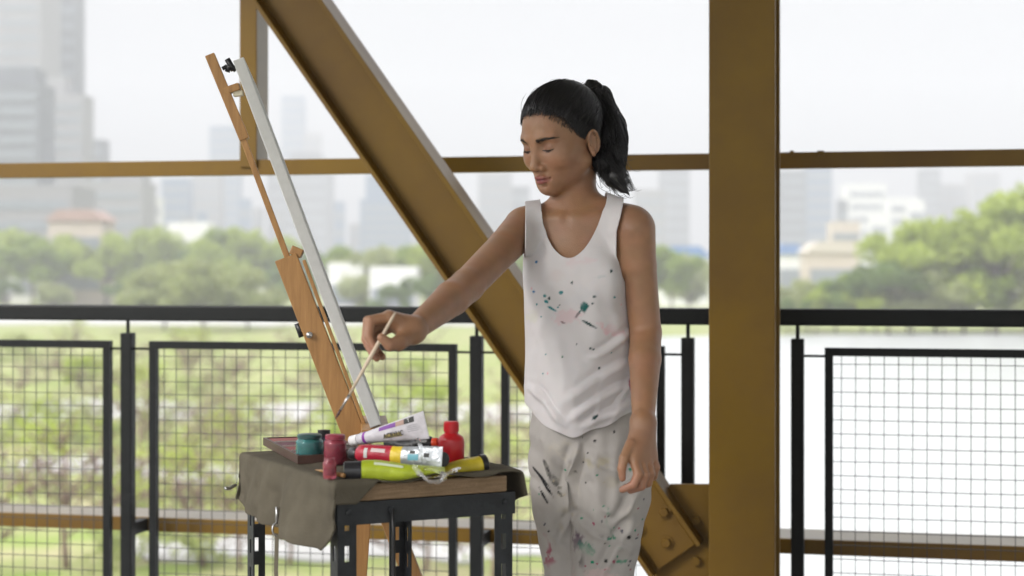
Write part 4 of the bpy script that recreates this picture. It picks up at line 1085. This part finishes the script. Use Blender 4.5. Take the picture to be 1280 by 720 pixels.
# red and silver tube
A = TP(447, 567, 3.12); B = TP(553, 572, 3.06)
silver = material('silver_foil', (.55, .58, .62), .32, metal=.55, noise=(25, .3), bump=.3, bscale=90)
o, dz, xv, yv, LL, rg = tube_thing('paint_tube', 'red, yellow and silver paint tube with black cap lying across the middle of the pile', A, B, .0165, .011, .016,
    [(0, .42, (.42, .015, .04), 'red_label'), (.42, .54, (.75, .55, .04), 'yellow_band'), (.54, 1, silver, 'foil_body')], tubeb, up=(0, .15, 1), flat_end=1.15, wob=.001)
decal(o, (.12, .16, -.5, .6), M['canvas'], 'small_print', rg, dz, xv, yv, LL)
decal(o, (.20, .36, .2, .6), material('pale_ink', (.62, .5, .5), .5), 'small_print', rg, dz, xv, yv, LL)
decal(o, (.62, .74, -.4, .2), material('sky_ink', (.15, .4, .5), .4), 'small_print', rg, dz, xv, yv, LL)
decal(o, (.64, .70, .25, .55), ink, 'small_print', rg, dz, xv, yv, LL)
decal(o, (.80, .86, -.1, .3), ink, 'small_print', rg, dz, xv, yv, LL)
# lime tube in front
lime = (.38, .46, .025)
A = TP(452, 589, 3.03); B = TP(556, 588, 3.04)
o, dz, xv, yv, LL, rg = tube_thing('paint_tube', 'lime green paint tube with fat black cap lying along the front edge', A, B, .0185, .0175, .032, [(0, 1, lime, 'tube_body')], tubeb, up=(0, 1, .1), flat_end=1.1, wob=.0015)
decal(o, (.15, .5, -.75, -.5), material('pale_ink', (.6, .66, .5), .5), 'small_print', rg, dz, xv, yv, LL)
# yellow tube at the right, cap up and to the right
A = TP(600, 580, 3.14); B = TP(530, 595, 3.09)
o, *_ = tube_thing('paint_tube', 'golden yellow paint tube with black cap pointing to the right rear', A, B, .0165, .0165, .013, [(0, 1, (.48, .38, .025), 'tube_body')], tubeb, up=(0, 1, .2), flat_end=.9)
# black tube behind
A = TP(541, 554, 3.22); B = TP(480, 562, 3.26)
o, *_ = tube_thing('paint_tube', 'black paint tube with orange cap half hidden under the white tube', A, B, .0135, .009, .012, [(0, 1, (.018, .018, .02), 'tube_body')], material('orange_cap', (.7, .07, .02), .35), flat_end=1.1)
A = TP(548, 574, 3.10); B = TP(500, 572, 3.20)
o, *_ = tube_thing('paint_tube', 'clear paint tube with dark ribbed cap showing beside the red bottle', A, B, .012, .0135, .018, [(0, 1, (.35, .4, .42), 'tube_body')], material('ribbed_cap', (.03, .035, .035), .4, bump=.4, bscale=300), flat_end=1.0)
# crumpled clear film
mf = material('clear_film', (.95, .96, .98), .05, trans=.85, spec=.8); mf.node_tree.nodes['Principled BSDF'].inputs['IOR'].default_value = 1.25
fo = empty('plastic_film', tuple(TP(546, 597, 3.02)), label='crumpled strip of clear plastic wrap lying over the tubes', cat='plastic wrap'); fo_o = Vector(fo.location)
def ribbon(pts, wd, name):
    P3 = spline([np.array(TP(*p) - fo_o) for p in pts], 40); m = MB(); rows = []
    for i, p in enumerate(P3):
        t = P3[min(i + 1, 39)] - P3[max(i - 1, 0)]; n_ = np.cross(t, [0, 1, .2 * math.sin(i)]); n_ /= np.linalg.norm(n_) + 1e-9
        tw_ = i * .18; n_ = n_ * math.cos(tw_ * .6) + np.array([0, 1, 0]) * math.sin(tw_ * .6) * .6
        wv = wd * (.8 + .2 * math.sin(i * .35)); rows.append([m.bm.verts.new(Vector(p + n_ * wv * s_ + np.array([0, .0012 * math.sin(i * .7 + s_ * 4), .0006 * math.cos(i * .9)]))) for s_ in (-1, -.4, .3, 1)])
    for i in range(39):
        for j in range(3): m.bm.faces.new((rows[i][j], rows[i + 1][j], rows[i + 1][j + 1], rows[i][j + 1]))
    return m.build(name, mf, fo, True)
ribbon([(522, 548, 3.03), (527, 562, 3.02), (527, 578, 3.01), (524, 590, 3.0), (534, 600, 2.99), (548, 601, 2.99), (562, 590, 3.0), (576, 584, 3.02)], .0035, 'film_strip')
ribbon([(516, 582, 3.01), (526, 592, 2.995), (538, 604, 2.985), (550, 603, 2.985), (556, 594, 3.0), (544, 588, 3.0), (530, 586, 3.0)], .005, 'film_strip')
ribbon([(520, 590, 2.99), (532, 596, 2.985), (548, 596, 2.985), (560, 592, 2.99), (572, 588, 3.0)], .004, 'film_strip')
# loose brush lying at the left of the tubes
lb_ = empty('paintbrush', tuple(on_top(394, 590)), label='small wooden brush handle poking out at the left of the tubes', cat='paintbrush')
q0 = Vector(lb_.location); q1 = on_top(430, 598)
MB().tube([(0, 0, .004), ((q1 - q0) * .3) + Vector((0, 0, .005)), (q1 - q0) + Vector((0, 0, .005))], [.0008, .003, .004], 10).build('handle', M['wood'], lb_, True)
# brush in her hand
hb = empty('paintbrush', tuple(TP(475, 424, 2.935)), label='long pale wooden paintbrush held in her fingers, tip down over the palette box', cat='paintbrush'); ho = Vector(hb.location)
a0, a1, a2 = TP(494, 391, 2.930), TP(437, 493, 2.955), TP(426, 512, 2.96)
pale = material('pale_wood', (.62, .5, .38), .45, noise=(20, .2))
MB().tube([a0 - ho, a0 + (a1 - a0) * .1 - ho, a0 + (a1 - a0) * .55 - ho, a1 - ho], [.002, .0027, .0036, .0022], 12).build('handle', pale, hb, True)
MB().tube([a1 - ho, a2 - ho], [.0022, .0018], 12).build('ferrule', M['metal'], hb, True)
a3 = TP(419, 524, 2.965)
MB().tube([a2 - ho, a2 + (a3 - a2) * .5 - ho, a3 - ho], [.0018, .0024, .0005], 10).build('bristles', material('bristle', (.06, .03, .03), .6), hb, True)

# ------------------------------------------------------------------ trees, shrubs
def leafmat(name, c1, c2):
    m = bpy.data.materials.new(name); m.use_nodes = True; n = m.node_tree; b = n.nodes['Principled BSDF']; l = n.links.new
    g_ = n.nodes.new('ShaderNodeNewGeometry'); mixn = n.nodes.new('ShaderNodeMix'); mixn.data_type = 'RGBA'
    l(g_.outputs['Random Per Island'], mixn.inputs[0]); mixn.inputs[6].default_value = (*c1, 1); mixn.inputs[7].default_value = (*c2, 1)
    l(mixn.outputs[2], b.inputs['Base Color']); b.inputs['Roughness'].default_value = .6
    tr_ = n.nodes.new('ShaderNodeBsdfTranslucent'); l(mixn.outputs[2], tr_.inputs[0]); ms = n.nodes.new('ShaderNodeMixShader'); ms.inputs[0].default_value = .5
    l(b.outputs[0], ms.inputs[1]); l(tr_.outputs[0], ms.inputs[2]); l(ms.outputs[0], n.nodes['Material Output'].inputs[0]); return m
LM = [leafmat('leaves_mid', (.20, .28, .03), (.32, .42, .05)), leafmat('leaves_dark', (.12, .19, .04), (.19, .27, .06)), leafmat('leaves_olive', (.28, .33, .11), (.40, .43, .18)), leafmat('leaves_bright', (.32, .40, .05), (.44, .52, .09))]
bark = material('bark', (.16, .12, .09), .9, noise=(3, .5), bump=.5, bscale=10)
twig = material('bare_twigs', (.20, .13, .11), .9)
def leafcloud(centres, radii, n, size, seed):
    r = np.random.default_rng(seed); ci = r.integers(0, len(centres), n); d_ = r.normal(0, 1, (n, 3)); d_ /= np.linalg.norm(d_, axis=1, keepdims=True)
    P = np.array(centres)[ci] + d_ * (np.array(radii)[ci] * r.uniform(.35, 1.05, n) ** .6)[:, None] * [1, 1, .8]
    a_ = r.normal(0, 1, (n, 3)); a_ /= np.linalg.norm(a_, axis=1, keepdims=True); b_ = np.cross(a_, r.normal(0, 1, (n, 3))); b_ /= np.linalg.norm(b_, axis=1, keepdims=True)
    s_ = (size * r.uniform(.6, 1.4, n))[:, None]
    V_ = np.stack([P - a_ * s_, P + b_ * s_ * .6, P + a_ * s_, P - b_ * s_ * .6], 1).reshape(-1, 3); return V_, np.arange(4 * n).reshape(n, 4)
def make_tree(name, seed, h, spread, mat, n=5000, leaf=.16, trunk_h=.3, label='', cat='tree', group=None, bare=False):
    r = random.Random(seed); o = empty(name, (0, 0, 0)); tag(o, label, cat, group)
    nb = 9; cs, rs = [], []; m = MB()
    th = h * trunk_h
    m.tube([(0, 0, 0), (r.uniform(-.02, .02) * h, 0, th * .6), (r.uniform(-.03, .03) * h, 0, th), (0, 0, h * .75)], [h * .022, h * .017, h * .014, h * .004], 8)
    for i in range(nb):
        an = i * 2.4 + r.uniform(-.4, .4); q = r.uniform(.3, 1); rr = spread * q; zz = th + (h - th) * r.uniform(.12, .88) * (1.15 - .35 * q)
        e_ = Vector((rr * math.cos(an), rr * math.sin(an), min(zz, h * .9)))
        m.tube([(0, 0, th * r.uniform(.7, 1.4)), e_ * .5 + Vector((0, 0, th * .35)), e_], [h * .010, h * .007, h * .002], 5)
        if bare:
            for k in range(9):
                d2 = Vector((r.uniform(-1, 1), r.uniform(-1, 1), r.uniform(-.1, 1))) * spread * .35; s_ = e_ * r.uniform(.5, 1); m.tube([s_, s_ + d2 * .6, s_ + d2], [h * .008, h * .006, h * .003], 4)
        for k in range(3):
            cs.append(tuple(e_ + Vector((r.uniform(-1, 1), r.uniform(-1, 1), r.uniform(-.5, .8))) * spread * .25)); rs.append(spread * r.uniform(.16, .34))
    for k in range(4): cs.append((r.uniform(-.3, .3) * spread, r.uniform(-.3, .3) * spread, h * r.uniform(.7, .9))); rs.append(spread * r.uniform(.25, .38))
    m.build('trunk', twig if bare else bark, o, True)
    if n:
        V_, Q_ = leafcloud(cs, rs, n, leaf, seed); npmesh('crown', V_, Q_, mat, o)
    return o
kinds = [make_tree('broadleaf_tree', 1, 10, 4.8, LM[0], 5200, .30, .42), make_tree('broadleaf_tree', 2, 9, 5.2, LM[3], 5200, .30, .42), make_tree('broadleaf_tree', 3, 8.5, 4.2, LM[1], 4600, .28),
         make_tree('broadleaf_tree', 4, 7, 4.4, LM[2], 4200, .26, .15), make_tree('broadleaf_tree', 5, 11, 4.4, LM[3], 5000, .30, .4)]
KH = [10, 9, 8.5, 7, 11]; used = set()
def place_tree(k, px, Y, py_top, label, group='trees across the park and lagoon shore', rz=None):
    src = kinds[k]
    if k in used: o = copy_tree(src)
    else: o = src; used.add(k)
    htop = EYE - (py_top - HOR) * Y / FPX - GZ; s = htop / KH[k] / 1.1
    o.location = ((px - 640) * Y / FPX, Y, GZ); o.rotation_euler = (0, 0, random.uniform(0, 6.28) if rz is None else rz); sw_ = s * random.uniform(.92, 1.12)
    o.scale = (sw_, sw_, s); o['label'] = label; o['category'] = 'tree'; o['group'] = group
    return o
tcol = ['mid green', 'pale green', 'dark green', 'low olive', 'tall bright green']
row = [(-30, 290, 296, 0), (8, 300, 288, 1), (40, 280, 291, 0), (70, 295, 286, 4), (100, 305, 284, 1), (132, 285, 283, 4), (160, 300, 284, 0), (190, 290, 286, 1), (216, 305, 293, 4), (250, 300, 300, 2), (278, 290, 284, 0), (292, 285, 276, 4), (322, 290, 298, 0), (350, 300, 297, 1), (376, 300, 304, 2),
       (205, 190, 324, 3), (255, 182, 318, 3), (310, 190, 328, 3), (5, 262, 345, 2), (66, 258, 350, 3), (150, 260, 350, 2), (345, 250, 330, 2), (395, 240, 308, 2), (430, 240, 306, 0), (465, 230, 303, 3), (500, 240, 305, 0), (535, 235, 300, 1), (570, 240, 305, 0),
       (488, 215, 350, 2), (540, 210, 336, 2), (590, 240, 306, 3), (640, 240, 305, 0), (690, 240, 303, 1), (745, 240, 303, 2), (800, 240, 302, 0), (840, 235, 305, 0), (862, 260, 312, 3),
       (975, 190, 352, 3), (1010, 185, 345, 3), (1045, 180, 340, 0), (1078, 178, 338, 2), (1110, 176, 316, 2), (1135, 182, 322, 0), (1170, 180, 275, 1), (1205, 178, 262, 4), (1245, 176, 243, 4), (1285, 178, 236, 1), (1180, 176, 330, 3), (1235, 176, 330, 0), (1290, 176, 320, 3), (1140, 177, 345, 3), (1020, 178, 362, 1), (985, 176, 368, 2), (1320, 178, 250, 0), (1095, 176, 358, 1)]
lmks = [(0, 'at the far left edge'), (95, 'below left skyscrapers'), (185, 'over left railing post'), (270, 'left of the easel'), (360, 'behind the easel'), (480, 'between easel and slanting beam'), (600, 'behind the slanting beam'), (730, 'behind the woman'), (860, 'left of the column'), (1000, 'right of the column'), (1110, 'mid right bank'), (1200, 'in tall right clump'), (1290, 'at the far right edge')]
seen = {}
for px, Y, pt, k in row:
    lk = min(lmks, key=lambda q: abs(q[0] - px))[1]; dpt = 'front row' if Y < 140 or (Y < 179 and px > 900) else 'back row'
    base_ = f'{tcol[k]} tree {lk}, {dpt}'; seen.setdefault(base_, []).append((px, Y, pt, k))
for base_, L_ in seen.items():
    L_.sort(); nms = [''] if len(L_) == 1 else (['left one', 'right one'] if len(L_) == 2 else ['leftmost', 'middle', 'rightmost'] if len(L_) == 3 else ['leftmost', 'second from left', 'third from left', 'rightmost'])
    for (px, Y, pt, k), nm in zip(L_, nms): place_tree(k, px, Y, pt, (base_ + (', ' + nm if nm else '')))
# shrubs and thin bare saplings in the park below, behind the mesh panels
sk = [make_tree('shrub', 21, 3, 2.3, LM[3], 1600, .13, .1), make_tree('shrub', 22, 2.6, 2.4, LM[2], 1500, .12, .1), make_tree('bare_sapling', 23, 5.5, 3.0, LM[3], 500, .10, .25, bare=True), make_tree('bare_sapling', 24, 5, 3.2, LM[2], 350, .10, .2, bare=True)]
skn = ['bright green shrub', 'pale olive shrub', 'brown sapling with few leaves', 'bare pinkish sapling']
r9 = random.Random(12); sused = set(); spots = []
for i, (c0, c1) in enumerate([(-60, 60), (60, 135), (135, 200), (200, 260), (260, 330), (330, 420), (420, 500), (500, 565), (600, 665)]):
    for yb in (450, 478, 495, 540, 560, 620, 650, 715):
        if r9.random() < (.75 if 500 < yb < 600 else .95): spots.append((r9.uniform(c0, c1), yb + r9.uniform(-9, 9), r9.choice([0, 1, 2, 3, 3, 3])))
zone = [(60, 'behind leftmost mesh panel'), (165, 'behind leftmost railing post'), (260, 'behind left half of second panel'), (370, 'left of the easel foot'), (470, 'behind table and easel foot'), (560, 'beside the second railing post'), (640, 'just left of the woman')]
dist_n = ['far', 'middle distance', 'near']; seen = {}
for px, yb, k in spots:
    z_ = min(zone, key=lambda q: abs(q[0] - px))[1]; dn = 'far off' if yb < 520 else ('midway' if yb < 640 else 'near')
    seen.setdefault(f'{skn[k]} {z_}, {dn}', []).append((px, yb, k))
for lb0, L_ in seen.items():
    L_.sort(); n_ = len(L_); words = ['leftmost', 'second', 'third', 'fourth', 'fifth', 'sixth']
    for i, (px, yb, k) in enumerate(L_):
        if k in sused: o = copy_tree(sk[k])
        else: o = sk[k]; sused.add(k)
        x, y = gnd(px, yb); s = r9.uniform(.65, 1.05) * (.68 if k > 1 else .75); o.location = (x, y, GZ); o.scale = (s, s, s * r9.uniform(.8, 1.1)); o.rotation_euler = (0, 0, r9.uniform(0, 6.28))
        o['label'] = lb0 if n_ == 1 else lb0 + ', ' + words[i] + ' from left'; o['category'] = 'shrub' if k < 2 else 'sapling'; o['group'] = 'shrubs and saplings in the park below the bridge'

# ------------------------------------------------------------------ city
cm_ = [material('pale_concrete', (.28, .28, .29), .9, noise=(.02, .2)), material('grey_facade', (.15, .165, .185), .8, noise=(.02, .3)), material('blue_glass', (.10, .16, .24), .3), material('white_render', (.7, .7, .68), .9), material('warm_facade', (.5, .43, .36), .9)]
gls = material('window_glass', (.2, .225, .25), .3); roofm = material('red_roof', (.36, .24, .2), .9); bluem = material('blue_roof', (.1, .2, .42), .6)
def building(px0, px1, pyt, Y, mi, label, bands=8, setback=None, name='tower_block', roof=None, cat='building', depth=None):
    x0, x1 = (px0 - 640) * Y / FPX, (px1 - 640) * Y / FPX; h = EYE - (pyt - HOR) * Y / FPX - GZ; w_ = x1 - x0; dp = depth or min(w_, 40)
    o = empty(name, ((x0 + x1) / 2, Y + dp / 2, GZ), label=label, cat=cat)
    m = MB().box((0, 0, h / 2), (w_, dp, h)); m.build('wall', cm_[mi], o)
    if setback: MB().box((w_ * setback[2], 0, h + setback[1] / 2), (w_ * setback[0], dp * .7, setback[1])).build('upper_block', cm_[mi], o)
    if roof: 
        MB().prism([(-w_ / 2 - .6, h), (w_ / 2 + .6, h), (w_ * .3, h + max(2, w_ * .09)), (-w_ * .3, h + max(2, w_ * .09))], -dp / 2 - .6, dp / 2 + .6).build('roof', roof, o)
    else: MB().box((0, 0, h + .5), (w_ * 1.01, dp * 1.01, 1.0)).build('parapet', cm_[mi], o)
    first = None
    for i in range(bands):
        z = h * (i + .7) / (bands + .4)
        if first is None: wb = MB().box((0, 0, 0), (w_ * .9, dp + .5, h / bands * .4)).build('window_band', gls, o); first = wb
        else: wb = first.copy(); COL.objects.link(wb); wb.parent = o
        wb.location = (0, 0, z)
    return o
# far left construction towers
building(-40, 52, -60, 520, 0, 'tall pale unfinished tower filling the upper left corner', 22, name='skyscraper')
building(50, 95, -40, 560, 1, 'grey slab tower just right of the unfinished tower, cut by the top of the picture', 20, name='skyscraper')
building(-30, 48, 108, 420, 1, 'darker stepped block in front of the unfinished tower', 14, name='skyscraper', setback=(.8, 5, .0))
building(50, 104, 122, 470, 0, 'stepped grey block at the foot of the slab tower', 14, name='skyscraper', setback=(.5, 6, -.2))
building(100, 130, 178, 600, 1, 'narrow grey tower right of the stepped blocks', 10, name='skyscraper')
building(-30, 90, 238, 330, 0, 'long low concrete building above the left trees', 5)
building(95, 178, 232, 420, 0, 'pale mid-rise building right of the left skyscrapers', 7, setback=(.5, 5, .2))
building(60, 128, 276, 300, 4, 'low building with a red roof behind the left trees', 2, name='low_building', roof=roofm)
building(175, 200, 250, 600, 3, 'small white block left of the easel', 5)
building(202, 236, 226, 760, 2, 'bluish mid-rise tower left of the easel', 8)
building(210, 260, 284, 340, 3, 'white low block between left trees and easel', 2, name='low_building')
building(262, 298, 160, 980, 2, 'faint pale blue skyscraper left of the easel top', 14, name='skyscraper')
building(240, 275, 222, 840, 0, 'faint pale block in front of the blue skyscraper', 8)
building(352, 380, 122, 1150, 2, 'slim hazy skyscraper just right of the easel top', 16, name='skyscraper')
building(334, 410, 215, 1000, 1, 'broad hazy tower block right of the canvas', 8, setback=(.5, 12, .1))
building(378, 400, 168, 1150, 0, 'very faint tower right of the slim skyscraper', 10, name='skyscraper')
building(450, 512, 252, 760, 2, 'blue glass block with sloping top left of the slanting beam', 8, setback=(.6, 12, -.1))
building(410, 455, 338, 228, 3, 'white low shed between the easel and the slanting beam', 1, name='low_building', depth=8)
building(462, 520, 343, 222, 3, 'second white shed, just left of the slanting beam', 1, name='low_building', depth=12)
building(14, 52, 338, 312, 3, 'white low building behind tree trunks at far left', 1, name='low_building', depth=8)
building(62, 128, 341, 315, 3, 'long white low building behind tree trunks below the skyscrapers', 1, name='low_building', depth=8)
building(138, 190, 340, 318, 3, 'white low building behind tree trunks above the left railing post', 1, name='low_building', depth=8)
building(598, 640, 218, 820, 0, 'hazy block between the slanting beam and the woman', 8)
building(640, 662, 236, 760, 1, 'small hazy block close to the woman', 6)
building(795, 832, 240, 700, 0, 'hazy building right of the ponytail', 6)
building(826, 862, 212, 900, 1, 'tall faint tower left of the column', 9, name='skyscraper')
building(828, 886, 322, 300, 3, 'low building with blue roof left of the column', 2, name='low_building', roof=bluem)
building(975, 1008, 216, 720, 1, 'grey tower just right of the column', 9, name='skyscraper')
building(1008, 1040, 209, 800, 2, 'bluish tower second to the right of the column', 9, name='skyscraper')
building(1040, 1075, 282, 420, 4, 'warm low-rise right of the two grey towers', 4)
building(1060, 1108, 232, 900, 3, 'broad white block in the middle of the right skyline', 7)
building(1112, 1150, 250, 760, 3, 'white mid-rise left of the tall trees', 6)
building(1152, 1176, 214, 980, 1, 'slender hazy tower over the right trees', 10, name='skyscraper')
building(1176, 1210, 232, 1000, 0, 'pale tower beside the slender one at right', 8)
building(1215, 1250, 218, 1100, 0, 'faint tower above the tall right trees', 8)
building(1010, 1072, 316, 300, 4, 'cream villa with low roof behind the right bushes', 1, name='low_building', roof=material('cream_roof', (.5, .45, .38), .9))
building(972, 1004, 318, 330, 3, 'white hut beside the column at right', 1, name='low_building', roof=bluem)

rb_ = random.Random(31)
for i in range(16):
    px = [188, 222, 246, 300, 318, 345, 415, 440, 520, 545, 610, 800, 1045, 1090, 1135, 1262][i] + rb_.uniform(-4, 4); wpx = rb_.uniform(9, 20)
    bb = building(px, px + wpx, rb_.uniform(246, 288), rb_.uniform(620, 900), rb_.choice([0, 0, 3, 2, 1]), 'small faint hazy block on the skyline, ' + ['left of the bluish mid-rise', 'over the white low block', 'between white low block and easel', 'just left of the easel mast', 'at the easel mast', 'between mast and canvas', 'just right of the canvas', 'left of the blue glass block', 'right edge of the blue glass block', 'under the slanting beam', 'above the reaching arm', 'right of the ponytail', 'right of the two grey towers', 'beside the broad white block', 'left of the tall right trees', 'above the right end of trees'][i], 4, name='distant_block'); bb['group'] = 'small hazy blocks low on the skyline'

# ------------------------------------------------------------------ air
hz = MB().box((0, 700, 75 + GZ), (1900, 1460, 176)).build('haze', None); tag(hz, kind='stuff')
mh = bpy.data.materials.new('haze'); mh.use_nodes = True; n = mh.node_tree; n.nodes.clear()
oo = n.nodes.new('ShaderNodeOutputMaterial'); pv = n.nodes.new('ShaderNodeVolumePrincipled'); pv.inputs['Color'].default_value = (.97, .98, 1, 1); pv.inputs['Density'].default_value = .0012; pv.inputs['Anisotropy'].default_value = 0
n.links.new(pv.outputs[0], oo.inputs['Volume']); hz.data.materials.append(mh)
